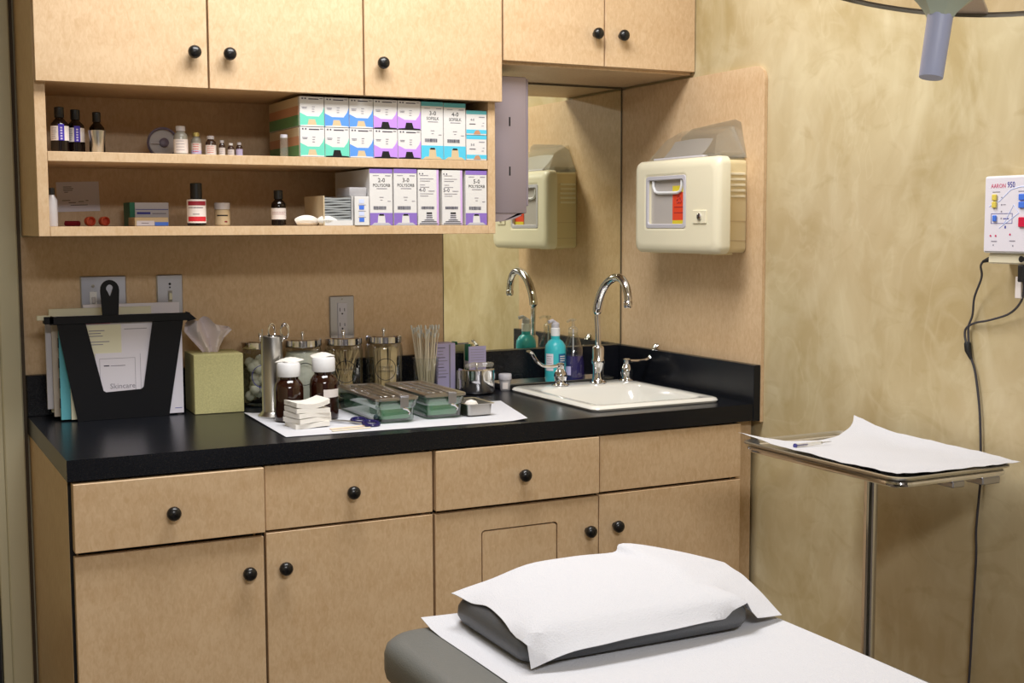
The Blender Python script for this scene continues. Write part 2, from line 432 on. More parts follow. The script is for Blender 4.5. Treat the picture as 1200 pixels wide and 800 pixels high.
# ================================================================== knobs and fronts
def knob(parent, x, y, z, r=.0140):
    prof = [(.0065, 0), (.0055, .006), (.0060, .010), (r*.9, .013), (r, .018), (r*.97, .023), (r*.72, .0275), (r*.3, .0295), (0, .030)]
    mb = MB(); mb.lathe(prof, (x, y, z), M['knob'], 20, RX(PI/2)); return mb.build('knob', parent)
def front(name, parent, x0, x1, z0, z1, y, th=.019, kn=None):
    g = .0021
    o = MB().box(x0+g, x1-g, y, y+th, z0+g, z1-g, M['laminate'], .0009).build(name, parent)
    if kn: knob(o, kn[0], y-.0002, kn[1])
    return o

# ------------------------------------------------------------------ base cabinets
def base_unit(x0, x1, label):
    t = thing('base_cabinet', label, 'cabinet', ((x0+x1)/2, -.3, 0), 'maple base cabinets under the black worktop')
    return t
YF = -.63
def carcass(t, x0, x1, left_deep=False):
    for nm, a, b in (('side_panel', x0, x0+.016), ('side_panel', x1-.016, x1)):
        MB().box(a, b, -.609, -.0005, .0, .8685, M['laminate'], .0006).build(nm, t)
    MB().box(x0+.0165, x1-.0165, -.608, -.002, .10, .116, M['laminate']).build('bottom_panel', t)
    MB().box(x0+.0165, x1-.0165, -.006, -.002, .117, .866, M['laminate']).build('back_panel', t)
    MB().box(x0+.0165, x1-.0165, -.55, -.535, .001, .099, M['blackmat']).build('toe_kick', t)
    e = MB()
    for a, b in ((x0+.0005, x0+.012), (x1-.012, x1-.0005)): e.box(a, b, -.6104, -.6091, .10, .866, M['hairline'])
    e.build('gap_shade_strip', t)  # black strips standing in for the shade in the front gaps
b1 = base_unit(-1.6, -1.2305, 'leftmost base cabinet, drawer over one door, below the file holder')
carcass(b1, -1.6, -1.2305)
front('drawer', b1, -1.596, -1.229, .732, .8665, -.642, .03, (-1.414, .795))
front('door', b1, -1.596, -1.2295, .10, .7255, YF, .019, (-1.266, .655))
b2 = base_unit(-1.2295, -.8605, 'second base cabinet from the left, below the bottles and jars')
carcass(b2, -1.2295, -.8605)
front('drawer', b2, -1.2285, -.8605, .732, .8665, YF, .019, (-1.046, .797))
front('door', b2, -1.2285, -.8605, .10, .7305, YF, .019, (-1.192, .656))
b3 = base_unit(-.8595, -.0505, 'wide sink base cabinet at the right with a hatch cut in its door')
carcass(b3, -.8595, -.0505)
front('drawer', b3, -.8585, -.4505, .733, .8665, -.636, .024, (-.651, .797))
front('false_front', b3, -.4495, -.049, .733, .8665, YF)
# door with flush flap: frame built round a hole
X0, X1, Z0, Z1 = -.8569, -.4521, .1016, .7269
fx0, fx1, fz0, fz1 = -.748, -.558, .30, .680
dm = MB(); yd0, yd1 = YF, YF+.019
outer = [(X0, Z0), (X1, Z0), (X1, Z1), (X0, Z1)]
hole = rrect(fx0, fx1, fz0, fz1, .008, 4)
def ringface(y):
    return [(x, y, z) for x, z in outer]+[(x, y, z) for x, z in hole]
bm = bmesh.new()
ov = [bm.verts.new((x, yd0, z)) for x, z in outer]; hv = [bm.verts.new((x, yd0, z)) for x, z in hole]
eds = [bm.edges.new((ov[i], ov[(i+1) % 4])) for i in range(4)]+[bm.edges.new((hv[i], hv[(i+1) % len(hv)])) for i in range(len(hv))]
bmesh.ops.triangle_fill(bm, use_beauty=True, use_dissolve=False, edges=eds)
fl = bm.faces[:]
ext = bmesh.ops.extrude_face_region(bm, geom=fl)
for v in [g for g in ext['geom'] if isinstance(g, bmesh.types.BMVert)]: v.co.y = yd1
bmesh.ops.recalc_face_normals(bm, faces=bm.faces[:]); bm.verts.index_update()
dm.add([v.co.copy() for v in bm.verts], [[v.index for v in f.verts] for f in bm.faces], M['laminate']); bm.free()
d3 = dm.build('door', b3); knob(d3, -.481, YF, .651)
fp = MB(); fl = rrect(fx0+.0032, fx1-.0032, fz0+.0032, fz1-.0032, .007, 4)
fp.prism(fl, -(YF+.0006), -(YF+.018), M['laminate'], Matrix(((1, 0, 0, 0), (0, 0, -1, 0), (0, 1, 0, 0), (0, 0, 0, 1))))
fp.build('hatch_panel', d3)
MB().box(fx0-.004, fx1+.004, YF+.0192, YF+.021, fz0-.004, fz1+.004, M['hairline']).build('hatch_gap_shade', d3)  # black sheet that paints the shade in the gap round the hatch
front('door', b3, -.4505, -.049, .10, .7305, YF, .019, (-.408, .655))
MB().box(-.462, -.440, -.6104, -.600, .10, .865, M['hairline']).build('gap_shade_stile', b3)  # coloured black as the shade between the two sink doors
MB().box(-.0495, -.001, -.604, -.588, .0, .866, M['laminate']).build('filler_strip', b3)
MB().box(-.8435, -.0665, -.606, -.60, .722, .736, M['hairline']).build('gap_shade_rail', b3)  # coloured black as the shade between drawers and doors
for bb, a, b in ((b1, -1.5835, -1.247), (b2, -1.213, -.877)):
    MB().box(a, b, -.606, -.60, .722, .736, M['hairline']).build('gap_shade_rail', bb)  # same painted shade behind the other drawer gaps

# ------------------------------------------------------------------ worktop
SX0, SX1, SY0, SY1 = -.425, -.068, -.568, -.135
ct = thing('worktop', 'glossy black laminate worktop running over all base cabinets', 'worktop', (-.8, -.32, .87))
bm = bmesh.new()
o4 = [(-1.603, -.635), (-.0205, -.635), (-.0205, -.0005), (-1.603, -.0005)]
hl = rrect(SX0+.02, SX1-.02, SY0+.02, SY1-.02, .03, 4)
ov = [bm.verts.new((x, y, .91)) for x, y in o4]; hv = [bm.verts.new((x, y, .91)) for x, y in hl]
eds = [bm.edges.new((ov[i], ov[(i+1) % 4])) for i in range(4)]+[bm.edges.new((hv[i], hv[(i+1) % len(hv)])) for i in range(len(hv))]
bmesh.ops.triangle_fill(bm, use_beauty=True, use_dissolve=False, edges=eds)
ext = bmesh.ops.extrude_face_region(bm, geom=bm.faces[:])
for v in [g for g in ext['geom'] if isinstance(g, bmesh.types.BMVert)]: v.co.z = .8695
bmesh.ops.recalc_face_normals(bm, faces=bm.faces[:]); bm.verts.index_update()
cm = MB(); cm.add([v.co.copy() for v in bm.verts], [[v.index for v in f.verts] for f in bm.faces], M['counter']); bm.free()
cm.build('worktop_slab', ct)
MB().box(-1.603, -.0205, -.0195, -.0006, .9102, 1.0045, M['counter'], .0012).build('back_splash', ct)
MB().box(-.0200, .0000, -.637, -.0006, .868, 1.0045, M['counter'], .0012).build('side_splash', ct)

# ------------------------------------------------------------------ upper left cabinet with open shelves
u = thing('wall_cabinet', 'large maple wall cabinet with three doors over two open shelves', 'cabinet', (-1.08, -.15, 1.323))
XA, XB = -1.6, -.557
Y0 = -.32
MB().box(XA, XA+.022, Y0, -.0005, 1.323, 2.30, M['laminate'], .0008).build('side_panel', u)
MB().box(XB-.019, XB, Y0, -.0005, 1.323, 2.30, M['laminate'], .0008).build('side_panel', u)
MB().box(XA+.0225, XB-.0195, Y0, -.003, 1.323, 1.343, M['laminate'], .0008).build('shelf', u)
MB().box(XA+.0225, XB-.0195, Y0, -.003, 1.477, 1.497, M['laminate'], .0008).build('shelf', u)
MB().box(XA+.0225, XB-.0195, Y0, -.003, 1.640, 1.658, M['laminate']).build('shelf', u)
MB().box(XA+.0225, XB-.0195, -.0028, -.0006, 1.323, 2.30, M['laminate']).build('back_panel', u)
MB().box(XA+.0225, XB-.0195, Y0, -.003, 2.28, 2.30, M['laminate']).build('top_panel', u)
for a, b, kx in ((-1.6, -1.248, -1.281), (-1.248, -.896, -1.206), (-.896, -.5455, -.856)):
    front('door', u, a, b, 1.634, 2.296, -.34, .019, (kx, 1.709))
# ------------------------------------------------------------------ upper right cabinet
u2 = thing('wall_cabinet', 'small two-door maple wall cabinet over the mirror and sink', 'cabinet', (-.265, -.15, 1.727))
MB().box(-.541, .0093, -.32, -.0035, 1.7275, 1.745, M['laminate'], .0006).build('bottom_panel', u2)
for a, b in ((-.541, -.523), (-.0087, .0093)):
    MB().box(a, b, -.32, -.001, 1.7455, 2.30, M['laminate']).build('side_panel', u2)
MB().box(-.5225, -.009, -.32, -.003, 2.28, 2.30, M['laminate']).build('top_panel', u2)
for a, b, kx in ((-.5445, -.263, -.292), (-.263, .0095, -.218)):
    front('door', u2, a, b, 1.732, 2.296, -.34, .019, (kx, 1.8105))

# ================================================================== sink and faucet
sk = thing('sink', 'white porcelain drop-in sink at the right end of the worktop', 'sink', (-.246, -.35, .91))
def rr3(x0, x1, y0, y1, r, z): return [(x, y, z) for x, y in rrect(x0, x1, y0, y1, r, 6)]
rings = [rr3(SX0, SX1, SY0, SY1, .022, .9105), rr3(SX0-.003, SX1+.003, SY0-.003, SY1+.003, .024, .915), rr3(SX0, SX1, SY0, SY1, .024, .9205),
         rr3(SX0+.006, SX1-.006, SY0+.006, SY1-.006, .024, .9225), rr3(SX0+.028, SX1-.028, SY0+.028, SY1-.09, .03, .9215), rr3(SX0+.033, SX1-.033, SY0+.033, SY1-.096, .035, .917),
         rr3(SX0+.042, SX1-.042, SY0+.042, SY1-.104, .045, .87), rr3(SX0+.056, SX1-.056, SY0+.056, SY1-.118, .05, .80), rr3(SX0+.14, SX1-.14, SY0+.16, SY1-.2, .03, .786)]
loft(MB(), rings, M['porcelain'], cap0=False).build('basin', sk, 60)
MB().lathe([(.026, 0), (.026, .003), (.018, .003), (.016, .001), (0, .001)], (-.246, -.35, .7865), M['chrome'], 20).build('drain', sk)
ZS = .9222
fc = thing('faucet', 'chrome gooseneck faucet with two wing levers behind the sink', 'faucet', (-.187, -.185, ZS))
fb = MB(); fb.lathe([(.023, 0), (.023, .003), (.0185, .006), (.016, .012), (.0145, .03), (.0155, .05), (.0185, .055), (.0185, .062), (.016, .067), (.0155, .095), (.0130, .099), (.0100, .101)], (-.187, -.185, ZS), M['chrome'], 24)
fb.build('spout_base', fc)
sp = [(-.187, -.185, 1.02), (-.187, -.184, 1.06), (-.187, -.180, 1.10), (-.187, -.184, 1.13), (-.187, -.200, 1.162), (-.187, -.228, 1.190), (-.187, -.262, 1.205), (-.187, -.292, 1.207), (-.187, -.316, 1.194), (-.187, -.329, 1.172), (-.187, -.333, 1.150)]
spp = smoothpts(sp, 5)
rad = [.0078 if i < 12 else (.0122 - .0020*min(1, (i-12)/30)) for i in range(len(spp))]
MB().tube(spp, rad, M['chrome'], 14).build('spout', fc)
MB().lathe([(.0095, 0), (.0115, .004), (.0115, .014), (.0095, .017), (.0105, .024), (.0095, .030)], (-.187, -.333, 1.132), M['chrome'], 18).build('aerator', fc)
def lever(x, y, sgn):
    hb = MB(); hb.lathe([(.024, 0), (.024, .003), (.018, .006), (.0155, .014), (.0175, .024), (.017, .032), (.012, .040), (.0095, .046), (.011, .050), (.0105, .058), (.006, .061)], (x, y, ZS), M['chrome'], 22)
    o = hb.build('handle_base', fc)
    L = [(x, y, ZS+.054), (x+sgn*.03, y, ZS+.052), (x+sgn*.058, y, ZS+.053), (x+sgn*.074, y-.001, ZS+.062), (x+sgn*.081, y-.002, ZS+.080), (x+sgn*.092, y-.003, ZS+.094), (x+sgn*.104, y-.003, ZS+.096)] if sgn > 0 else \
        [(x, y, ZS+.054), (x+sgn*.03, y, ZS+.052), (x+sgn*.052, y+.004, ZS+.056), (x+sgn*.068, y+.010, ZS+.070), (x+sgn*.077, y+.014, ZS+.086), (x+sgn*.086, y+.016, ZS+.094)]
    P = smoothpts(L, 5); N = len(P)
    lv = MB(); rings = []
    for i, p in enumerate(P):
        t = (P[min(i+1, N-1)]-P[max(i-1, 0)]).normalized(); up = Vector((0, 1, 0)); nn = t.cross(up).normalized()
        f = i/(N-1); wd = .005+.0085*max(0, (f-.3)/.7); th = .0048-.0008*f
        rings.append([p+up*wd*math.cos(a)+nn*th*math.sin(a) for a in [2*PI*k/10 for k in range(10)]])
    loft(lv, rings, M['chrome']); lv.build('lever', o)
lever(-.302, -.185, -1); lever(-.092, -.178, 1)

# low steel tray behind the sink
tt = MB(); pr_ = rrect(-.435, -.100, -.118, -.030, .01, 4)
loft(tt, [[(x, y, .9105) for x, y in pr_], [(x*1.0, y, .9125) for x, y in rrect(-.437, -.098, -.120, -.028, .01, 4)], [(x, y, .926) for x, y in rrect(-.441, -.094, -.124, -.024, .012, 4)],
          [(x, y, .926) for x, y in rrect(-.437, -.098, -.120, -.028, .01, 4)], [(x, y, .9145) for x, y in rrect(-.433, -.102, -.116, -.032, .01, 4)]], M['steel'])
tag(tt.build('soap_tray'), 'shallow stainless tray behind the sink under the soap bottles', 'tray')

# ------------------------------------------------------------------ soap bottles
t = thing('soap_bottle', 'opaque turquoise soap bottle with white flip cap behind the sink', 'bottle', (-.262, -.085, .915))
MB().lathe([(.024, 0), (.0275, .004), (.0285, .02), (.0285, .092), (.027, .104), (.020, .115), (.012, .121), (.012, .130)], (-.262, -.085, .915), M['tealbottle'], 24).build('bottle_body', t)
MB().lathe([(.0125, .130), (.0125, .150), (.011, .152)], (-.262, -.085, .915), M['white'], 20).build('collar', t)
c = MB(); c.lathe([(.010, .152), (.011, .156), (.011, .163), (.006, .167), (0, .168)], (-.262, -.085, .915), M['whitegrey'], 16)
c.tube([(-.262, -.085, 1.080), (-.272, -.086, 1.086), (-.284, -.088, 1.083)], .005, M['whitegrey'], 8); c.build('cap', t)
def arc_label(mb, c, r, a0, a1, z0, z1, m, n=8):
    P = [[(c[0]+r*math.cos(a0+(a1-a0)*k/n), c[1]+r*math.sin(a0+(a1-a0)*k/n), z) for k in range(n+1)] for z in (z0, z1)]
    return mb.grid(P[::-1], m)
A0 = -PI/2-.45   # direction from the counter towards the middle of the room
l = MB(); arc_label(l, (-.262, -.085), .0289, A0+.25, A0+1.2, .972, .998, M['tealliquid']); lb = l.build('blue_label', t)
l = MB(); arc_label(l, (-.262, -.085), .0289, A0-1.1, A0-.25, .952, .998, M['sheet']); l.build('white_label', t)
def arc_lines(mb, c, r, a0, a1, zs, m, h=.0012):
    for z in zs: arc_label(mb, c, r, a0, a1-rnd.random()*.15, z, z+h, m, 5)
l = MB(); arc_lines(l, (-.262, -.085), .0292, A0+.4, A0+1.05, (.990, .984, .978), M['whitelabel'], .0022); arc_lines(l, (-.262, -.085), .0292, A0-1.0, A0-.35, (.99, .984, .978, .972, .966, .960), M['printgrey']); l.build('lettering', t)
t = thing('soap_bottle', 'clear pump bottle half full of purple soap beside the faucet', 'bottle', (-.198, -.070, .915))
c0 = (-.198, -.070, .915)
MB().lathe([(.028, 0), (.033, .004), (.034, .02), (.032, .055), (.0265, .09), (.017, .118), (.0125, .130), (.0125, .134)], c0, M['glass'], 26, caps=False).build('bottle_body', t)
MB().lathe([(.027, .002), (.0318, .006), (.0328, .02), (.0308, .055), (.0282, .072), (0, .072)], c0, M['purple'], 26).build('liquid_soap', t)
p = MB(); p.lathe([(.0135, .134), (.0135, .146), (.009, .150), (.0045, .152), (.0045, .166), (.008, .168), (.008, .172), (0, .173)], c0, M['clearplastic'], 16)
p.tube([(c0[0], c0[1], 1.084), (c0[0]-.014, c0[1]-.006, 1.085), (c0[0]-.024, c0[1]-.010, 1.081)], .0035, M['clearplastic'], 8)
p.tube([(c0[0], c0[1], .93), (c0[0], c0[1], 1.06)], .0022, M['whitegrey'], 6); p.build('pump', t)
l = MB(); arc_label(l, c0, .0345, A0-.9, A0-.25, .936, .960, M['lavender']); l.build('label', t)

# small lidded cup beside round dish
t = thing('specimen_cup', 'small grey-lidded plastic cup on the worktop left of the sink', 'cup', (-.430, -.115, .91))
c0 = (-.430, -.115, .91)
MB().lathe([(.013, .0005), (.0135, .002), (.015, .026), (.0145, .028)], c0, M['hazeplastic'], 20).build('cup_body', t)
MB().lathe([(.0165, .028), (.0175, .030), (.0175, .041), (.016, .044), (0, .0445)], c0, M['whitegrey'], 20).build('lid', t)
l = MB(); arc_label(l, c0, .0152, A0-.5, A0+.5, .915, .932, M['whitelabel']); l.build('label', t)

# round steel dish with lid and clear tubing
t = thing('steel_canister', 'round stainless canister with lid left of the sink', 'canister', (-.522, -.135, .91))
c0 = (-.522, -.135, .91)
MB().lathe([(.034, .0005), (.043, .004), (.046, .012), (.046, .038), (.044, .040)], c0, M['chrome'], 32).build('canister_body', t)
MB().lathe([(.0475, .039), (.0475, .063), (.045, .066), (.02, .067), (0, .067)], c0, M['chrome'], 32).build('lid', t)
MB().lathe([(.003, .067), (.003, .073), (.005, .076), (.004, .080), (0, .080)], c0, M['steel'], 12).build('knob', t)
MB().box(c0[0]-.056, c0[0]-.0485, c0[1]-.006, c0[1]+.004, .925, .972, M['clearplastic'], .001).build('clasp', t)
cl = MB()
P = [(-.562, -.155, .984), (-.552, -.162, .986), (-.54, -.158, .988), (-.528, -.160, .986), (-.515, -.15, .985), (-.50, -.155, .986), (-.487, -.150, .985), (-.481, -.138, .984)]
cl.tube(smoothpts(P, 4), [.0065]*29, M['clearplastic'], 8)
tag(cl.build('plastic_tubing'), 'short clear plastic tubing lying on the round canister lid', 'tubing')

# index cards
t = thing('card_holder', 'lined lavender cards with a green divider behind the round canister', 'cards', (-.482, -.052, .91))
MB().box(-.507, -.457, -.056, -.052, .9105, 1.024, M['lavender']).build('card', t)
MB().box(-.508, -.500, -.052, -.030, .985, 1.030, M['green'], .001).build('divider', t)
MB().box(-.508, -.5, -.051, -.031, .9105, .985, M['whitegrey']).build('holder_side', t)
MB().box(-.508, -.457, -.030, -.026, .9105, 1.022, M['cream']).build('back_card', t)
l = MB()
for k in range(9): l.box(-.502, -.462, -.0565, -.056, 1.015-k*.007, 1.0158-k*.007, M['printgrey'])
l.build('ruled_lines', t)
t = thing('card_box', 'tall lavender card carton standing between the swabs and the mirror', 'box', (-.585, -.05, .91))
MB().box(-.607, -.553, -.070, -.024, .9105, 1.037, M['lavender'], .0008).build('carton', t)
l = MB()
for k in range(10):
    wv = rnd.uniform(.014, .03); l.box(-.603, -.603+wv, -.0706, -.07, 1.025-k*.0085, 1.0266-k*.0085, M['print'] if k % 3 == 0 else M['printgrey'])
l.box(-.571, -.567, -.0706, -.07, .915, 1.034, M['printgrey'])
l.build('printed_lines', t)

# ================================================================== glass jars
def ellipse_ring(mb, c, r, amid, aw, zc, zh, m, th=.0014, n=40):
    P = []
    for k in range(n):
        q = 2*PI*k/n; a = amid+aw*math.cos(q); P.append((c[0]+r*math.cos(a), c[1]+r*math.sin(a), zc+zh*math.sin(q)))
    mb.tube(P, th*.6, m, 4, closed=True)
def wraptext(mb, txt, c, r, amid, z, size, m):
    tm = MB(); tm.text(txt, (0, 0, 0), size, (1, 0, 0), (0, 1, 0), m, .0002)
    vs = [(c[0]+(r+v.z)*math.cos(amid+v.x/r), c[1]+(r+v.z)*math.sin(amid+v.x/r), z+v.y) for v in tm.v]
    mb.add(vs, tm.f, m)
def jar(x, y, content, label, words):
    t = thing('glass_jar', label, 'jar', (x, y, .91), 'lidded glass jars along the splashback')
    c = (x, y, .91)
    MB().lathe([(.0, .003), (.040, .003), (.0455, .005), (.0475, .012), (.0475, .122), (.045, .134), (.0425, .138)], c, M['glass'], 32, caps=False).build('jar_body', t)
    MB().lathe([(.0, .0008), (.038, .0008), (.0445, .0035), (.040, .006), (0, .006)], c, M['greenglass'], 32).build('jar_foot', t)
    MB().lathe([(.0455, .139), (.0465, .140), (.0465, .155), (.044, .158), (.012, .159), (0, .159)], c, M['chrome'], 32).build('lid', t)
    MB().lathe([(.0035, .159), (.003, .165), (.005, .169), (.004, .175), (0, .176)], c, M['chrome'], 12).build('lid_knob', t)
    A = math.atan2(-3.087-y, -1.92-x)+.1
    e = MB(); words = words if content in ('sticks', 'tongue') else []; ellipse_ring(e, c, .0481, A, .55, .985, .027, M['printblue' if content == 'cotton' else 'printblack'])
    for i, wd in enumerate(words): wraptext(e, wd, c, .0478, A, .990-.010*i, .0085 if len(wd) < 9 else .0072, M['printblack'])
    lab(e.build('emblem', t), 'dark oval emblem printed on the glass')
    if content == 'cotton':
        b = MB()
        for k in range(26):
            a = rnd.random()*2*PI; rr = rnd.uniform(.008, .03); z = .92+.0036*k
            b.lathe([(0, -.013), (.009, -.009), (.013, 0), (.009, .009), (0, .013)], (x+rr*math.cos(a), y+rr*math.sin(a), z+.012), M['cottonw'], 8)
        o = b.build('cotton_ball', t, 180); o['kind'] = 'stuff'
    elif content == 'swab_roll':
        b = MB(); b.lathe([(0, .006), (.040, .008), (.043, .02), (.043, .115), (.038, .125), (0, .127)], c, M['cottonw'], 20)
        b.build('cotton_roll', t)
    elif content == 'sticks':
        b = MB()
        for k in range(34):
            a = rnd.random()*2*PI; r1 = .034*math.sqrt(rnd.random()); a2 = a+rnd.uniform(1.2, 3.2); r2 = .040*math.sqrt(rnd.random())
            b.tube([(x+r1*math.cos(a), y+r1*math.sin(a), .917), (x+r2*math.cos(a2), y+r2*math.sin(a2), 1.035)], .0014, M['wood'], 5)
        o = b.build('wooden_stick', t); o['kind'] = 'stuff'
    else:
        n = 0
        for i in range(2):
            for k in range(7):
                n += 1
                b = MB(); yy = y-.026+.0075*k; xx = x-.010+.020*i+rnd.uniform(-.002, .002); tl = rnd.uniform(-.05, .05)
                pr2 = [(q[0], q[1]) for q in rrect(-.0085, .0085, 0, .122, .0083, 4)]
                T = Matrix.Translation((xx, yy, .917)) @ Matrix.Rotation(tl, 4, 'Y') @ Matrix(((1, 0, 0, 0), (0, 0, -1, 0), (0, 1, 0, 0), (0, 0, 0, 1)))
                b.prism(pr2, -.0009, .0009, M['wood'], T); b.build('tongue_depressor', t)
jar(-1.075, -.080, 'cotton', 'glass jar of cotton balls partly hidden behind the tissue box', ['COTTON', 'BALLS'])
jar(-.970, -.082, 'swab_roll', 'glass jar filled with white cotton behind the amber bottles', ['COTTON'])
jar(-.865, -.084, 'sticks', 'glass jar full of thin slanting wooden applicator sticks', ['APPLICATORS'])
jar(-.757, -.082, 'tongue', 'glass jar of tongue depressors beside the long swabs', ['TONGUE', 'DEPRESSORS'])

# bundle of long swabs in a clear cup
t = thing('swab_cup', 'clear tumbler packed with long cotton-tipped swabs', 'cup', (-.648, -.095, .91))
c0 = (-.648, -.095, .91)
MB().lathe([(0, .001), (.028, .001), (.030, .004), (.034, .095), (.035, .096)], c0, M['glass'], 24, caps=False).build('tumbler', t)
for k in range(46):
    a = rnd.random()*2*PI; r1 = .022*math.sqrt(rnd.random()); r2 = r1+rnd.uniform(.0, .016)*1.0; a2 = a+rnd.uniform(-.5, .5)
    r1 *= .8
    p0 = Vector((c0[0]+r1*math.cos(a), c0[1]+r1*math.sin(a), .913)); zt = rnd.uniform(1.065, 1.092)
    p1 = Vector((c0[0]+r2*1.15*math.cos(a2), c0[1]+r2*1.15*math.sin(a2), zt))
    b = MB(); b.tube([p0, p1], .0012, M['swabwood'], 5)
    d = (p1-p0).normalized(); b.tube([p1-d*.012, p1-d*.009, p1-d*.002, p1], [.0013, .0024, .0024, .0010], M['cottonw'], 6)
    tag(b.build('cotton_swab'), 'long cotton-tipped swab standing in the clear tumbler', 'swab', 'long swabs in the clear tumbler')

# ================================================================== forceps jar and amber bottles on the paper
PZ = .9120
c0 = (-1.108, -.290, .9125)
t = thing('forceps_jar', 'tall slim stainless forceps jar standing on a round foot', 'canister', c0)
MB().lathe([(.034, 0), (.034, .003), (.029, .008), (.026, .011), (.024, .014), (.0238, .180), (.0248, .182), (.0238, .183), (.0225, .182), (.0225, .02), (0, .018)], c0, M['steel'], 30).build('canister_body', t)
for i, (rx, lb) in enumerate([(-1.107, 'ring-handled forceps at the middle of the slim steel jar'), (-1.077, 'ring-handled forceps leaning over the right rim of the slim steel jar')]):
    f = thing('forceps', lb, 'forceps', (rx, c0[1], .94), 'forceps in the steel jar')
    for s, dy, dz in ((0, 0, 0), (1, .010, -.006)):
        b = MB(); rw, rh, zc = .0085, .0155, 1.108+dz; xr = rx+.002*s
        P = [(xr+rw*math.cos(q), c0[1]+dy+.35*rw*math.cos(q)*(1-2*i), zc+rh*math.sin(q)) for q in [2*PI*k/20 for k in range(20)]]
        b.tube(P, .0016, M['chrome'], 6, closed=True)
        lo = min(rx-.004, c0[0]+.016)
        b.tube([(xr-.003, c0[1]+dy, zc-rh), (lo-.002, c0[1]+dy*.5, 1.06), (c0[0]+.004*i, c0[1]+dy*.3, .945)], .0017, M['chrome'], 6)
        b.build('forceps_arm', f)
tb = MB(); tb.tube([(c0[0]-.021, c0[1], .96), (c0[0]-.0215, c0[1], 1.112)], .0016, M['steel'], 6)
tag(tb.build('steel_probe'), 'thin straight steel probe at the left rim of the forceps jar', 'probe')
def amber_bottle(x, y, hh, label, lbl=False):
    t = thing('medicine_bottle', label, 'bottle', (x, y, PZ+.0005), 'amber bottles with white caps'); c = (x, y, PZ+.0005)
    s = hh/.1
    MB().lathe([(.028, 0), (.0315, .003), (.0320, .006), (.0320, .070*s), (.030, .080*s), (.024, .088*s), (.021, .091*s), (.021, .097*s)], c, M['amber'], 30).build('bottle_body', t)
    rb = MB(); seg = 60; prof = [(.0248, .0965*s), (.0252, .0975*s), (.0252, .122*s), (.0235, .125*s), (0, .1255*s)]
    vs = []; fs = []
    for i, (r, z) in enumerate(prof[:-1]):
        for k in range(seg):
            rr = r+(.0005 if (k % 2 and i in (1, 2)) else 0); a = 2*PI*k/seg; vs.append((x+rr*math.cos(a), y+rr*math.sin(a), c[2]+z))
    for i in range(3):
        for k in range(seg): fs.append([i*seg+k, i*seg+(k+1) % seg, (i+1)*seg+(k+1) % seg, (i+1)*seg+k])
    fs.append([3*seg+k for k in range(seg)]); rb.add(vs, fs, M['white'], True); rb.build('cap', t)
    if lbl:
        l = MB(); arc_label(l, c, .0323, A0+.1, A0+1.5, c[2]+.050, c[2]+.068, M['whitelabel']); l.build('label', t)
    return t
amber_bottle(-1.095, -.372, .103, 'amber bottle with white ribbed cap beside the forceps jar')
amber_bottle(-1.014, -.372, .110, 'amber bottle with white cap and paper label nearer the trays', True)
# folded gauze leaning behind and on top of the caps
for (x, y, z, r, lb, cc) in ((-1.083, -.34, 1.0425, .3, 'folded white gauze pad on the left amber bottle cap', 0), (-1.010, -.352, 1.0508, -.2, 'crumpled white gauze pad on the right amber bottle cap', 1)):
    P = []
    for i in range(7):
        row = []
        for j in range(7):
            u_, v_ = i/6-.5, j/6-.5
            row.append((x+u_*.050*math.cos(r)-v_*.04*math.sin(r), y+v_*.04*math.cos(r)+u_*.05*math.sin(r), z+.006*(1-4*u_*u_*.8)*(1-3*v_*v_)+.003*math.sin(5*u_+3*v_+cc)))
        P.append(row)
    tag(MB().grid(P, M['gauze'], .002).build('gauze_pad'), lb, 'gauze', 'gauze pads on the bottle caps')

# paper towel under the instruments
def sheet(name, corners, m, nx, ny, hf, th=.0006):
    a, b, c, d = [Vector(q) for q in corners]; P = []
    for i in range(nx+1):
        row = []
        for j in range(ny+1):
            s, q = i/nx, j/ny
            p = a*(1-s)*(1-q)+b*s*(1-q)+c*s*q+d*(1-s)*q
            row.append(p+Vector((0, 0, hf(s, q))))
        P.append(row)
    return MB().grid(P, m, th).build(name)
o = sheet('paper_towel', [(-1.165, -.575, .9108), (-.62, -.605, .9108), (-.535, -.30, .9108), (-1.155, -.215, .9108)], M['paper'], 30, 18,
          lambda s, q: .0008+.0002*math.sin(9*s)*math.sin(7*q)+.004*max(0, s-.93)/.07*(1-q)+.003*max(0, .04-s)/.04*q)
tag(o, 'white paper towel spread on the worktop under bottles and instrument trays', 'towel')

# gauze stack
gx, gy = -1.083, -.462
zz = .9127
for k in range(5):
    hgt = .0105
    P = []; N = 8; rot = .15+rnd.uniform(-.12, .12)
    for i in range(N+1):
        row = []
        for j in range(N+1):
            u_, v_ = i/N-.5, j/N-.5
            x = gx+(u_*math.cos(rot)-v_*math.sin(rot))*.076+rnd.uniform(-.0006, .0006); y = gy+(u_*math.sin(rot)+v_*math.cos(rot))*.070
            z = zz+hgt+(.0015*math.sin(4*u_+k)) + (.022*max(0, u_)**1.4+.008*max(0, -u_-.25) if k == 4 else .010*max(0, u_+v_-.4)*(k > 1))
            row.append((x, y, z))
        P.append(row)
    mb = MB(); mb.grid(P, M['gauze'], hgt-.0006)
    tag(mb.build('gauze_pad'), ['lowest', 'second lowest', 'middle', 'second from top', 'topmost, corner curled up'][k]+' folded gauze pad of the stack before the amber bottles', 'gauze', 'stack of folded gauze pads')
    zz += hgt

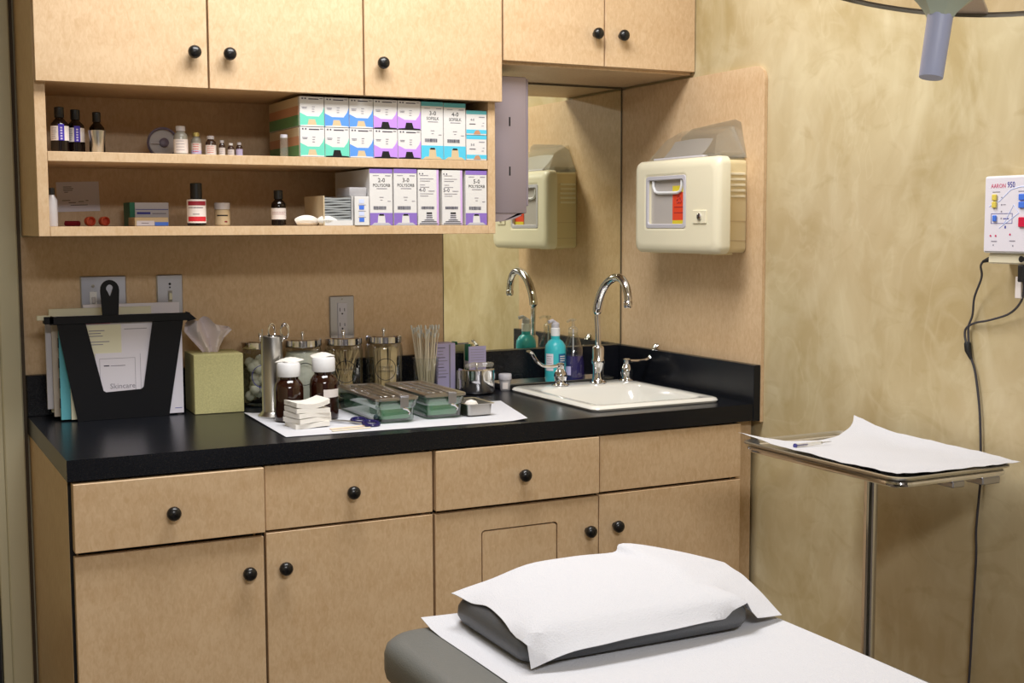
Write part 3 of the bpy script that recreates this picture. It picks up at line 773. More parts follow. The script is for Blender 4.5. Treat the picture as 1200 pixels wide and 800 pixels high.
# steel-lidded green glass instrument trays
def instrument_tray(x0, x1, y0, y1, label):
    t = thing('instrument_tray', label, 'tray', ((x0+x1)/2, (y0+y1)/2, .9125), 'lidded glass instrument trays')
    z0 = .9125
    def R4(g, z, r=.012): return [(x, y, z) for x, y in rrect(x0-g, x1+g, y0-g, y1+g, r, 5)]
    b = MB(); loft(b, [R4(-.004, z0), R4(0, z0+.004), R4(.001, z0+.030), R4(.001, z0+.0305), R4(.005, z0+.036), R4(.006, z0+.049)], M['greenglass'], True, False)
    loft(b, [R4(-.006, z0+.006), R4(-.004, z0+.030), R4(.002, z0+.049)], M['greenglass'], True, False)
    b.build('glass_dish', t)
    tw = MB(); loft(tw, [R4(-.009, z0+.0075, .008), R4(-.0075, z0+.012, .008), R4(-.0075, z0+.036, .008), R4(-.012, z0+.040, .008)], M['mint'])
    lab(tw.build('lining_towel', t), 'mint green folded lining')
    l = MB(); loft(l, [R4(.006, z0+.0495), R4(.0085, z0+.050), R4(.0085, z0+.055), R4(.006, z0+.0565), R4(-.004, z0+.0565), R4(-.006, z0+.0548)], M['steel'])
    # raised ribs and handle
    for k in range(3):
        xx = x0+(x1-x0)*(.28+.22*k); l.box(xx-.004, xx+.004, y0+.02, y1-.02, z0+.0545, z0+.0572, M['steel'], .001)
    lo = l.build('lid', t)
    st = MB()
    for k in range(6):
        for s in (.2, .8):
            st.lathe([(.0022, 0), (.0022, .0014), (0, .002)], (x0+(x1-x0)*s, y0+.03+(y1-y0-.06)*k/5, z0+.0549), M['chrome'], 8)
    st.build('rivet', lo)['kind'] = 'stuff'
    cx = x0+(x1-x0)*.66
    cl = MB(); cl.box(cx-.010, cx+.010, y0-.0115, y0-.0090, z0+.034, z0+.057, M['steeldull'], .0008); cl.box(cx-.010, cx+.010, y0-.0115, y0+.006, z0+.0575, z0+.0590, M['steeldull'], .0005)
    cl.tube([(cx-.004, y0-.011, z0+.033), (cx+.005, y0-.0125, z0+.030), (cx+.011, y0-.012, z0+.024), (cx+.008, y0-.012, z0+.019)], .0032, M['chrome'], 8)
    cl.build('clasp', t)
instrument_tray(-.937, -.852, -.512, -.252, 'green glass instrument tray with steel lid beside the gauze')
instrument_tray(-.818, -.732, -.502, -.262, 'green glass instrument tray with steel lid next to the small dish')
# small open steel dish
t = thing('steel_dish', 'small open stainless dish on the right end of the paper towel', 'dish', (-.690, -.465, .9125))
x0, x1, y0, y1 = -.722, -.662, -.512, -.408; z0 = .9125
def R5(g, z, r=.010): return [(x, y, z) for x, y in rrect(x0-g, x1+g, y0-g, y1+g, r, 5)]
b = MB(); loft(b, [R5(-.004, z0), R5(0, z0+.003), R5(.001, z0+.026), R5(.006, z0+.0275), R5(.0062, z0+.0285), R5(0, z0+.0282), R5(-.001, z0+.005)], M['steel']); b.build('dish_body', t)
b = MB(); b.lathe([(0, 0), (.014, .003), (.018, .012), (.012, .022), (0, .026)], (-.692, -.463, z0+.0062), M['gauze'], 14)
tag(b.build('gauze_ball'), 'white gauze wad inside the small open steel dish', 'gauze')
t = thing('bandage_scissors', 'bandage scissors with navy rings lying on the paper towel', 'scissors', (-.953, -.50, .9125))
for i, (x, y) in enumerate(((-.966, -.468), (-.958, -.519))):
    b = MB(); P = [(x+.016*math.cos(q)*1.0, y+.020*math.sin(q), .9165+.002*math.sin(q)) for q in [2*PI*k/22 for k in range(22)]]
    b.tube(P, .0042, M['navy'], 8, closed=True); b.build('finger_ring', t)
b = MB(); b.tube([(-.980, -.470, .9165), (-1.0, -.455, .9155), (-1.03, -.43, .9155)], .0022, M['steel'], 6); b.tube([(-.972, -.508, .9165), (-1.0, -.462, .9175), (-1.03, -.43, .9175)], .0022, M['steel'], 6)
b.build('blade', t)
b = MB(); b.box(-.055, .055, -.006, .006, 0, .0015, M['peach'], .0005, Matrix.Translation((-1.00, -.525, .9122)) @ RZ(.12))
tag(b.build('wooden_spatula'), 'pale peach wooden stick lying before the navy scissor rings', 'stick')
b = MB(); b.box(-.045, .045, -.004, .004, 0, .0015, M['swabwood'], .0005, Matrix.Translation((-1.015, -.553, .9122)) @ RZ(.10))
tag(b.build('wooden_spatula'), 'cream wooden stick nearest the front edge of the paper towel', 'stick')

# ================================================================== tissue box
t = thing('tissue_box', 'square olive-beige tissue box with a tissue sticking out', 'box', (-1.2, -.12, .9105))
T = Matrix.Translation((-1.198, -.115, .9105)) @ RZ(-.04)
MB().box(-.057, .057, -.057, .057, 0, .138, M['tissuebox'], .0012, T).build('carton', t)
prof = [(0, .012), (.014, .018), (.030, .034), (.052, .046), (.074, .050)]
P = []
for i, (z, wv) in enumerate([(0, .018), (.014, .026), (.034, .040), (.052, .050), (.070, .044), (.086, .034)]):
    row = []
    for k in range(17):
        q = k/16*2-1
        lean = -.006-.16*z
        top = (0 if i < 5 else -.012*abs(q)+.004*math.sin(5*q))
        if i >= 4: top += -.018*max(0, q-.1)*(i-3)*.6
        row.append(T @ Vector((q*wv+lean+(.012*max(0, q) if i in (3, 4) else 0), .007*math.sin(q*7+i*.5)*(1+.3*i)+.002, .136+z+top)))
    P.append(row)
lab(MB().grid(P, M['tissue'], 0).build('tissue', t), 'white tissue pulled up from the slot')

# ================================================================== file holder and papers
FZ = .9105
t = thing('file_holder', 'black plastic desktop file holder with a V-shaped window', 'holder', (-1.40, -.10, FZ))
fy = -.148
def FX(px): return -1.541+(px-65)*(.270/150)
oz0, oz1 = FZ, 1.143
poly_o = [(-1.512, FZ), (-1.311, FZ), (-1.272, 1.137), (-1.552, 1.143)]
cut = [(-1.455, .976), (-1.449, .972), (-1.372, .975), (-1.366, .980), (-1.342, 1.132), (-1.490, 1.134)]
bm = bmesh.new()
ov = [bm.verts.new((x, fy, z)) for x, z in poly_o]; hv = [bm.verts.new((x, fy, z)) for x, z in cut]
eds = [bm.edges.new((ov[i], ov[(i+1) % 4])) for i in range(4)]+[bm.edges.new((hv[i], hv[(i+1) % 6])) for i in range(6)]
bmesh.ops.triangle_fill(bm, use_beauty=True, use_dissolve=False, edges=eds)
ext = bmesh.ops.extrude_face_region(bm, geom=bm.faces[:])
for v in [g for g in ext['geom'] if isinstance(g, bmesh.types.BMVert)]: v.co.y = fy+.004
bmesh.ops.recalc_face_normals(bm, faces=bm.faces[:]); bm.verts.index_update()
q = MB(); q.add([v.co.copy() for v in bm.verts], [[v.index for v in f.verts] for f in bm.faces], M['black']); bm.free(); q.build('front_plate', t)
MB().box(-1.512, -1.311, fy+.0045, -.030, FZ, FZ+.003, M['black']).build('base_plate', t)
q = MB(); q.prism([(-1.512, FZ+.003), (-1.311, FZ+.003), (-1.275, 1.15), (-1.552, 1.155)], .0300, .0265, M['black'], Matrix(((1, 0, 0, 0), (0, 0, -1, 0), (0, 1, 0, 0), (0, 0, 0, 1)))); q.build('back_plate', t)
q = MB(); q.box(-1.565, -1.258, fy-.003, fy-.0003, 1.128, 1.146, M['black'], .0008)
q.prism([(-1.262, 1.147), (-1.243, 1.130), (-1.262, 1.126)], .150, .120, M['black'], Matrix(((1, 0, 0, 0), (0, 0, -1, 0), (0, 1, 0, 0), (0, 0, 0, 1))))
q.box(-1.576, -1.556, fy-.003, fy+.026, 1.130, 1.146, M['black'], .0008)
q.build('top_rim', t)
# handle with eye
bm = bmesh.new()
hd = [(-.017, -.005), (.017, -.005), (.0205, .058)]+[(.0205*math.cos(a), .060+.0225*math.sin(a)) for a in [PI*k/10 for k in range(1, 10)]]+[(-.0205, .058)]
ey = [(.008*math.cos(a)*(1 if math.sin(a) > 0 else .8-.5*abs(math.sin(a))), .062+(.010 if math.sin(a) > 0 else .016)*math.sin(a)) for a in [2*PI*k/14 for k in range(14)]]
hx, hz = -1.435, 1.142
ov = [bm.verts.new((hx+x, fy-.002, hz+z)) for x, z in hd]; hv = [bm.verts.new((hx+x, fy-.002, hz+z)) for x, z in ey]
eds = [bm.edges.new((L[i], L[(i+1) % len(L)])) for L in (ov, hv) for i in range(len(L))]
bmesh.ops.triangle_fill(bm, use_beauty=True, use_dissolve=False, edges=eds)
ext = bmesh.ops.extrude_face_region(bm, geom=bm.faces[:])
for v in [g for g in ext['geom'] if isinstance(g, bmesh.types.BMVert)]: v.co.y = fy+.003
bmesh.ops.recalc_face_normals(bm, faces=bm.faces[:]); bm.verts.index_update()
q = MB(); q.add([v.co.copy() for v in bm.verts], [[v.index for v in f.verts] for f in bm.faces], M['black']); bm.free(); q.build('handle', t)
# papers (front to back)
def leaf(name, x0, x1, y, z0, z1, th, m, label, cat='folder', lean=0):
    T = Matrix.Translation((0, y, z0)) @ RX(lean)
    o = MB().box(x0, x1, 0, th, 0, z1-z0, m, 0, T).build(name); return tag(o, label, cat, 'papers in the file holder')
PB = FZ+.0035
t2 = thing('brochure', 'white skincare brochure showing low in the file holder window', 'brochure', (-1.40, fy+.006, PB))
MB().box(-1.470, -1.346, fy+.0050, fy+.0056, PB, 1.060, M['sheet']).build('cover', t2)
l = MB(); yb = fy+.0050
l.text('Skincare', (-1.412, yb-.0003, .984), .0165, (1, 0, 0), (0, 0, 1), M['printgrey'], .0001)
l.box(-1.452, -1.440+.0, yb-.0003, yb, 1.030, 1.0325, M['print']); l.box(-1.437, -1.405, yb-.0003, yb, 1.030, 1.0315, M['printgrey'])
for a, b, z0_, z1_ in ((-1.461, -1.383, 1.047, 1.0478), (-1.3838, -1.383, .97, 1.0478), (-1.372, -1.3713, .97, 1.056), (-1.461, -1.4603, .985, 1.0478)):
    l.box(a, b, yb-.0003, yb, z0_, z1_, M['printgrey'])
l.build('lettering', t2)
t2 = thing('cream_card', 'cream printed card at upper left of the file holder window', 'card', (-1.45, fy+.007, 1.0))
MB().box(-1.500, -1.412, fy+.0062, fy+.0068, PB, 1.124, M['cream']).build('card_sheet', t2)
l = MB()
for k, (z, wv) in enumerate(((1.110, .034), (1.104, .026), (1.098, .03), (1.085, .044), (1.079, .03))): l.box(-1.482, -1.482+wv, fy+.0059, fy+.0062, z, z+.0018, M['printgrey'])
l.build('printed_lines', t2)
t2 = thing('white_form', 'large white form filling the right of the file holder window', 'paper', (-1.40, fy+.008, PB))
MB().box(-1.500, -1.276, fy+.0072, fy+.0082, PB, 1.131, M['sheet']).build('form_sheet', t2)
l = MB(); l.box(-1.49, -1.435, fy+.0069, fy+.0072, 1.1265, 1.129, M['magenta']); l.box(-1.405, -1.355, fy+.0069, fy+.0072, 1.112, 1.1135, M['printgrey']); l.box(-1.296, -1.280, fy+.0069, fy+.0072, .925, .9262, M['printblue'])
l.build('printed_lines', t2)
leaf('paper_folder', -1.524, -1.30, fy+.0095, PB, 1.128, .004, M['cream'], 'cream folder just behind the front papers of the holder')
leaf('paper_folder', -1.5445, -1.29, fy+.018, PB, 1.135, .008, M['teal'], 'teal tabbed folder in the file holder')
leaf('paper_folder', -1.543, -1.285, fy+.032, PB, 1.139, .010, M['blackmat'], 'black folder behind the teal one in the file holder')
leaf('paper_folder', -1.555, -1.285, fy+.048, PB+.004, 1.140, .006, M['beigecard'], 'beige folder behind the black one in the file holder')
leaf('paper_folder', -1.567, -1.29, fy+.062, PB+.02, 1.142, .008, M['whitegrey'], 'pale grey folder, rearmost in the file holder')
leaf('booklet', -1.556, -1.330, fy+.078, PB+.01, 1.158, .012, M['cream'], 'cream booklet standing above the rim of the file holder', 'booklet')
leaf('booklet', -1.480, -1.262, fy+.092, PB+.01, 1.165, .008, M['sheet'], 'white booklet behind the cream one in the file holder', 'booklet')
tb = MB()
for k in range(4): tb.box(-1.5462, -1.5447, fy+.018, fy+.027, .94+.045*k, .962+.045*k, M['blackmat'])
tb = tb.build('index_tab'); tag(tb, 'black index tabs down the side of the teal folder', 'tabs')
q = MB(); q.box(-1.590, -1.562, fy+.004, fy+.010, 1.138, 1.149, M['cream'], .001, None); tag(q.build('paper_tab'), 'cream paper tab poking out at the left of the holder rim', 'tab')

# ================================================================== switches and outlets
def plate(x0, x1, z0, z1, label):
    t = thing('wall_plate', label, 'wall plate', ((x0+x1)/2, 0, z0), 'steel wall plates on the laminate')
    MB().box(x0, x1, -.006, -.0004, z0, z1, M['plate'], .0025).build('cover_plate', t); return t
t = plate(-1.477, -1.373, 1.118, 1.2285, 'double stainless switch plate behind the file holder')
for x in (-1.449, -1.401):
    s = MB(); s.box(x-.008, x+.008, -.0085, -.0062, 1.150, 1.192, M['white'], .0005); s.box(x-.004, x+.004, -.013, -.0086, 1.165, 1.180, M['whitegrey'], .001); s.build('switch', t)
    s = MB(); s.lathe([(.004, 0), (.004, .001), (0, .0015)], (x, -.0062, 1.205), M['lamprim'], 12, RX(PI/2)); s.build('indicator', t)
t = plate(-1.303, -1.241, 1.118, 1.2285, 'single stainless switch plate right of the file holder')
s = MB(); s.box(-1.277, -1.267, -.0075, -.0062, 1.158, 1.190, M['lamprim'], .0004); s.box(-1.2755, -1.2685, -.014, -.0076, 1.168, 1.184, M['cream'], .001); s.build('switch', t)
s = MB(); s.lathe([(.003, 0), (.003, .001), (0, .0015)], (-1.272, -.0062, 1.206), M['printblack'], 10, RX(PI/2)); s.lathe([(.002, 0), (.002, .001), (0, .0015)], (-1.272, -.0062, 1.198), M['printblack'], 10, RX(PI/2)); s.build('screw', t)
t = plate(-.873, -.807, 1.050, 1.1655, 'stainless outlet plate above the glass jars')
s = MB(); s.box(-.852, -.827, -.0085, -.0062, 1.068, 1.148, M['whitegrey'], .0006); so = s.build('receptacle', t)
s = MB()
for z in (1.130, 1.092):
    s.box(-.8475, -.8460, -.0090, -.0086, z-.004, z+.005, M['printblack']); s.box(-.8350, -.8335, -.0090, -.0086, z-.004, z+.004, M['printblack'])
    s.lathe([(.0022, 0), (.0022, .0005), (0, .0006)], (-.8405, -.0086, z-.010), M['printblack'], 10, RX(PI/2))
s.build('slot', so)
s = MB(); s.lathe([(.002, 0), (.002, .001), (0, .0012)], (-.840, -.0062, 1.157), M['lamprim'], 8, RX(PI/2)); s.build('screw', t)

# ================================================================== suture and supply cartons on the shelves
def carton(name, x0, x1, z0, z1, depth, style, label, words=None, group='suture cartons on the shelves', yf=-.318):
    t = thing(name, label, 'box', ((x0+x1)/2, yf+depth/2, z0), group)
    g = .0008; a, b = x0+g, x1-g; z0 += .0004; z1 -= .0006
    MB().box(a, b, yf, yf+depth, z0, z1, M['boxwhite'], .0006).build('carton', t)
    w = b-a; h = z1-z0; y = yf
    def poly(pts, m, d=.0003):
        q = MB(); q.prism([(a+u*w, z0+v*h) for u, v in pts], -(y-.0001), -(y-d), m, Matrix(((1, 0, 0, 0), (0, 0, -1, 0), (0, 1, 0, 0), (0, 0, 0, 1)))); return q
    l = MB(); pm = M['print']
    def ln(u0, u1, v, hh=.0011, m=None): l.box(a+u0*w, a+u1*w, y-.0006, y-.0003, z0+v*h-hh/2, z0+v*h+hh/2, m or M['printgrey'])
    def bar(u0, u1, v0, v1):
        k = u0
        while k < u1:
            wd = rnd.choice((.008, .014, .022)); l.box(a+k*w, a+min(k+wd, u1)*w, y-.0006, y-.0003, z0+v0*h, z0+v1*h, M['print']); k += wd+rnd.choice((.008, .014))
    if style[0] == 'small':
        col = style[1]
        poly([(0, 0), (1, 0), (1, .66), (.93, .50), (.78, .34), (.3, .34), (.1, .42), (0, .46)], col).build('colour_band', t)
        ln(.08, .14, .93, .003, pm); ln(.2, .26, .93, .003, pm); ln(.36, .78, .92, .0022, pm); ln(.82, .95, .94, .0012, pm)
        ln(.08, .3, .64); ln(.5, .62, .66); ln(.5, .6, .58); ln(.1, .28, .6); ln(.5, .6, .50)
        l.build('printed_lines', t)
        if style[2]:
            q = poly([(.30, .02), (.36, .24), (.62, .24), (.70, .02)], M['hairline'] if style[2] == 'dark' else M['kraft'], .0005); q.build('opening', t)
        q = poly([(.02, .0), (.98, .0), (.98, .035), (.7, .05), (.3, .05), (.02, .035)], M['hairline'] if style[2] == 'dark' else M['boxwhite'], .0008); q.build('flap', t)
    elif style[0] == 'tall':
        col, topc, b0 = style[1], style[2], style[3]
        if topc: poly([(0, .925), (1, .925), (1, 1), (0, 1)], topc).build('top_band', t)
        if col: poly([(0, 0), (1, 0), (1, b0), (0, b0)], col).build('colour_band', t)
        if words:
            l.text(words[0], (a+w*.52, y-.0004, z0+h*.80), .0135, (1, 0, 0), (0, 0, 1), M['printblack'], .0001)
            if len(words) > 1: l.text(words[1], (a+w*.52, y-.0004, z0+h*.71), .0098, (1, 0, 0), (0, 0, 1), M['printblack'], .0001, sx=.9)
        ln(.14, .4, .885, .001); ln(.68, .92, .885, .0016); ln(.3, .76, .655, .0013); ln(.42, .6, .50, .001); ln(.46, .56, .45, .001); ln(.78, .92, .43, .0012)
        bar(.16, .72, b0+.06, b0+.12)
        l.build('lettering', t)
        poly([(.33, .03), (.36, .17), (.41, .20), (.60, .20), (.65, .17), (.68, .03)], M['kraft'] if style[4] == 'kraft' else M['boxwhite'], .0006).build('dispensing_tab', t)
        poly([(.38, .17), (.41, .20), (.60, .20), (.63, .17)], M['hairline'], .0009).build('opening', t)
        poly([(.05, .0), (.95, .0), (.8, .045), (.2, .045)], M['kraft'] if style[4] == 'kraft' else M['whitegrey'], .0008).build('flap', t)
    elif style[0] == 'plain':
        l.text(words[0], (a+w*.05, y-.0004, z0+h*.635), .0125, (1, 0, 0), (0, 0, 1), M['print'], .0001, 'LEFT')
        for v, e_ in ((.9, .5), (.84, .8), (.8, .6), (.73, .3), (.69, .55), (.57, .8), (.53, .5)): ln(.1, .1+e_*.8, v, .001)
        ln(.5, .8, .62, .0014); ln(.06, .11, .93, .003, pm); ln(.2, .25, .93, .003, pm); bar(.15, .78, .29, .34)
        l.build('lettering', t)
        poly([(.90, 0), (1, 0), (1, 1), (.90, 1)], M['boxpink']).build('side_stripe', t)
        q = poly([(.06, .01), (.2, .07), (.38, .10), (.40, .21), (.66, .21), (.68, .10), (.84, .07), (.97, .01)], M['whitegrey'], .0006); q.build('dispensing_tab', t)
        q = MB()
        for k, (u0, u1, v) in enumerate(((.40, .66, .205), (.40, .67, .17), (.39, .68, .135), (.30, .76, .09), (.15, .88, .06), (.06, .95, .025))):
            q.box(a+u0*w, a+u1*w, y-.0012, y-.0007, z0+v*h, z0+v*h+(.0035 if k == 0 else .0012), M['hairline'])
        q.build('packet_edge', t)
    elif style[0] == 'short':
        col = style[1]
        poly([(0, .85), (1, .85), (1, 1), (0, 1)], M['boxcyandark'] if style[2] else col).build('top_band', t)
        poly([(0, .06), (1, .06), (1, .22), (0, .22)], col).build('colour_band', t)
        l.text(words[0], (a+w*.30, y-.0004, z0+h*.62), .0075, (1, 0, 0), (0, 0, 1), M['print'], .0001)
        ln(.15, .45, .45, .0016, pm); ln(.62, .9, .74, .0016); ln(.8, .88, .5); ln(.75, .85, .38)
        l.build('lettering', t)
        poly([(.36, .04), (.42, .16), (.5, .2), (.6, .2), (.66, .14), (.70, .04)], M['boxorange'], .0006).build('dispensing_tab', t)
    return t
ZM = 1.4975; ZL = 1.3435
# upper shelf: two rows of five
xs5 = [-1.042, -.984, -.9255, -.867, -.8075, -.749]
rowT = [('boxteal', 'light'), ('boxblue', 'light'), ('boxblue', 'light'), ('boxviolet', 'dark'), ('boxviolet', 'dark')]
rowB = [('boxteal', 'light'), ('boxteal', 'dark'), ('boxblue', 'light'), ('boxviolet', 'dark'), ('boxviolet', 'dark')]
cn = {'boxteal': 'mint green', 'boxblue': 'blue', 'boxviolet': 'violet'}
pos5 = ['leftmost', 'second from left', 'middle', 'fourth from left', 'rightmost']
ZC = 1.5645
for i in range(5):
    carton('suture_carton', xs5[i], xs5[i+1], ZM, ZC, .24, ('small', M[rowB[i][0]], rowB[i][1]), 'small white and %s carton, %s of the lower stacked row, upper shelf' % (cn[rowB[i][0]], pos5[i]))
for i in range(5):
    carton('suture_carton', xs5[i], xs5[i+1], ZC, 1.6315, .24, ('small', M[rowT[i][0]], rowT[i][1]), 'small white and %s carton, %s of the upper stacked row, upper shelf' % (cn[rowT[i][0]], pos5[i]))
# coloured left ends of the stack
for zc0, zc1, nm in ((ZM, ZC, 'lower'), (ZC, 1.6315, 'upper')):
    e = MB(); e.box(-1.0428, -1.0417, -.310, -.085, zc0+.002, zc0+.026, M['boxgreen']); e.box(-1.0428, -1.0417, -.310, -.085, zc0+.026, zc0+.046, M['boxorange']); e.box(-1.0428, -1.0417, -.310, -.085, zc0+.046, zc1-.001, M['boxbeige'])
    tag(e.build('carton_end_label'), 'green and orange end label of the %s leftmost carton' % nm, 'label')
carton('suture_carton', -.749, -.6915, ZM, 1.6315, .24, ('tall', M['boxcyan'], M['boxcyandark'], .24, 'kraft'), 'tall white carton with cyan base reading 3-0 on upper shelf', ['3-0', 'SOFSILK'])
carton('suture_carton', -.6915, -.6335, ZM, 1.6305, .24, ('tall', M['boxcyan'], M['boxcyandark'], .24, 'kraft'), 'tall white carton with cyan base reading 4-0 on upper shelf', ['4-0', 'SOFSILK'])
carton('suture_carton', -.633, -.578, ZM, 1.557, .24, ('short', M['boxcyan'], False), 'small cyan and white carton beneath its twin at the right of upper shelf', ['5-0'])
carton('suture_carton', -.633, -.578, 1.557, 1.6155, .24, ('short', M['boxcyan'], True), 'small cyan and white carton atop its twin at the right of upper shelf', ['4-0'])
# lower shelf
carton('suture_carton', -.879, -.8215, ZL, 1.4735, .24, ('tall', M['boxpurple'], M['boxpurple'], .22, 'w'), 'tall purple-based carton reading 2-0 on the lower shelf', ['2-0', 'POLYSORB'])
carton('suture_carton', -.8195, -.7605, ZL, 1.4745, .24, ('tall', M['boxpurple'], M['boxpurple'], .22, 'w'), 'tall purple-based carton reading 3-0 on the lower shelf', ['3-0', 'POLYSORB'])
carton('suture_carton', -.7590, -.7045, ZL, 1.4735, .24, ('plain',), 'tall lilac-striped carton reading 4-0 on the lower shelf', ['4-0'])
carton('suture_carton', -.6970, -.6430, ZL, 1.4735, .24, ('plain',), 'tall lilac-striped carton reading 5-0 on the lower shelf', ['5-0'])
carton('suture_carton', -.6360, -.5785, ZL, 1.4735, .24, ('tall', M['boxpurple'], M['boxpurple'], .22, 'w'), 'tall purple-based carton reading 5-0 at the right end of lower shelf', ['5-0', 'POLYSORB'])
for xx in (-.8795, -.8205, -.7035, -.6365):
    pass
# stapler packets box, white narrow box, clear case
t = thing('packet_box', 'open carton of folded foil packets on the lower shelf', 'box', (-.95, -.26, ZL))
q = MB(); x0, x1, ya, yb2 = -.990, -.920, -.318, -.18
q.box(x0, x0+.003, ya, yb2, ZL+.0003, 1.411, M['boxbeige']); q.box(x1-.002, x1, ya, yb2, ZL+.0003, 1.411, M['boxwhite']); q.box(x0+.003, x1-.002, yb2-.002, yb2, ZL+.0003, 1.411, M['boxwhite'])
q.box(x0+.003, x1-.002, ya, yb2-.002, ZL+.0003, ZL+.012, M['boxwhite']); q.build('carton', t)
for k in range(9):
    z = ZL+.0125+k*.0058
    P = [[(x0+.004+(x1-x0-.008)*i/8, ya+.003+.11*j/3, z+.0042+.0007*math.sin(i*.7+k*1.9)*(1-j/3)) for j in range(4)] for i in range(9)]
    tag(MB().grid(P, M['foil'], .0040).build('foil_packet'), 'thin foil packet in the pile inside the open carton', 'packet', 'foil packets in the open carton')
t = thing('white_carton', 'narrow white carton with blue print right of the foil packets', 'box', (-.900, -.27, ZL))
MB().box(-.9165, -.8815, -.322, -.20, ZL+.0003, 1.410, M['boxwhite'], .0006).build('carton', t)
q = MB()
for k in range(4): q.box(-.906, -.894, -.3226, -.3221, 1.352+.014*k, 1.361+.014*k, M['bluefaint'] if k % 2 else M['blue'])
for k in range(3): q.box(-.908, -.890, -.3226, -.3221, 1.3525+.014*k+.0095, 1.3535+.014*k+.0095, M['printgrey'])
q.build('printed_lines', t)
q = MB(); q.box(-.925, -.8825, -.310, -.22, 1.4105, 1.431, M['hazeplastic'], .003, None, 2)
tag(q.build('clear_case'), 'small clear plastic case lying on the narrow white carton', 'case')
# rolled gauze
for i, (P, lb) in enumerate((([(-1.040, -.270, 1.3505), (-1.025, -.275, 1.352), (-1.005, -.28, 1.351), (-.992, -.282, 1.350)], 'left end of twisted white gauze roll on the lower shelf'),
                             ([(-.998, -.305, 1.3500), (-.985, -.308, 1.354), (-.970, -.308, 1.353), (-.950, -.307, 1.350)], 'right white gauze roll touching the foil packet carton'))):
    pp_ = smoothpts(P, 4); N = len(pp_)
    q = MB(); rr = [.006+.006*math.sin(PI*min(1, (k+1)/N)) for k in range(N)]
    zmin = [ZL+.0005+r for r in rr]; pp_ = [Vector((p.x, p.y+(.016 if i else 0)*0, max(p.z, zm))) for p, zm in zip(pp_, zmin)]
    q.tube([Vector((p.x, p.y if i == 0 else p.y-.027+.0, p.z)) if False else p for p in pp_], rr, M['gauze'], 10)
    tag(q.build('gauze_roll'), lb, 'gauze', 'gauze rolls on the lower shelf')

# ------------------------------------------------------------------ bottles and small items on the shelves
def shelf_bottle(x, y, z, r, h, label, group='dark bottles on the open shelves', capw=.42, labels=(), neck=True, bm_='darkbottle', capm='darkcap', caph=.22, shoulder=.7, cat='bottle', name='medicine_bottle'):
    t = thing(name, label, cat, (x, y, z), group); c = (x, y, z+.0004)
    ch = h*caph; bh = h-ch
    MB().lathe([(r*.9, 0), (r, .002), (r, bh*shoulder), (r*.92, bh*(shoulder+.12)), (r*capw*1.1, bh*.95), (r*capw, bh)], c, M[bm_], 24).build('bottle_body', t)
    MB().lathe([(r*capw*1.22, bh*.985), (r*capw*1.25, bh*.99), (r*capw*1.25, h*.985), (r*capw*1.1, h), (0, h)], c, M[capm], 20).build('cap', t)
    A = math.atan2(-3.087-y, -1.92-x)
    for (a0, a1, v0, v1, m) in labels:
        l = MB(); arc_label(l, c, r+.0004+.0002*(m in ('purplelabel', 'printgrey', 'redl', 'redbrown', 'lavender')), A+a0, A+a1, z+v0*h, z+v1*h, M[m]); l.build('label_panel', t)
    return t, c, A
L1 = ((-1.3, 1.3, .26, .58, 'whitelabel'), (-.15, .5, .26, .62, 'purplelabel'))
for (x, y, hh, lb) in ((-1.5445, -.262, .094, 'dark bottle with violet label, nearest the cabinet side'), (-1.509, -.236, .092, 'dark violet-labelled bottle between its twin and the steel cup')):
    t, c, A = shelf_bottle(x, y, ZM, .0185, hh, lb, labels=L1)
    l = MB()
    for k, v in enumerate((.28, .34, .40, .46, .52)): arc_label(l, c, .0193, A+.06, A+.28, ZM+hh*v, ZM+hh*(v+.035), M['lavender'], 3)
    arc_lines(l, c, .0192, A-1.0, A-.3, [ZM+hh*(.30+.045*k) for k in range(6)], M['printgrey'], .001); l.build('lettering', t)
shelf_bottle(-1.462, -.215, ZM, .0165, .090, 'dark bottle with black cap behind the small steel cup', labels=())
t = thing('medicine_cup', 'small tapered stainless medicine cup before a dark bottle', 'cup', (-1.470, -.265, ZM))
MB().lathe([(.0118, .0005), (.0125, .002), (.0178, .047), (.0184, .0475), (.0176, .0478), (.0120, .004), (0, .0035)], (-1.470, -.265, ZM), M['steel'], 28).build('cup_body', t)
# tape ring
t = thing('tape_roll', 'round grey translucent tape dispenser leaning at the shelf back', 'tape', (-1.297, -.095, ZM))
q = MB(); T = RX(PI/2-.12)
P = [Vector((-1.297, -.093, ZM+.0365))+(RX(.12) @ Vector((.0335*math.cos(a), 0, .0335*math.sin(a)))) for a in [2*PI*k/32 for k in range(32)]]
q.tube(P, .0028, M['tapegrey'], 8, closed=True); q.build('outer_ring', t)
MB().lathe([(.031, 0), (.031, .003), (.0, .003)], (-1.297, -.090, ZM+.0365), M['hazeplastic'], 28, T).build('side_disc', t)
MB().lathe([(.0105, 0), (.0105, .008), (.009, .009), (0, .009)], (-1.295, -.092, ZM+.0365), M['tapegrey'], 18, T).build('hub', t)
MB().box(-1.325, -1.306, -.1005, -.0990, ZM+.034, ZM+.037, M['whitegrey'], 0).build('cutter', t)
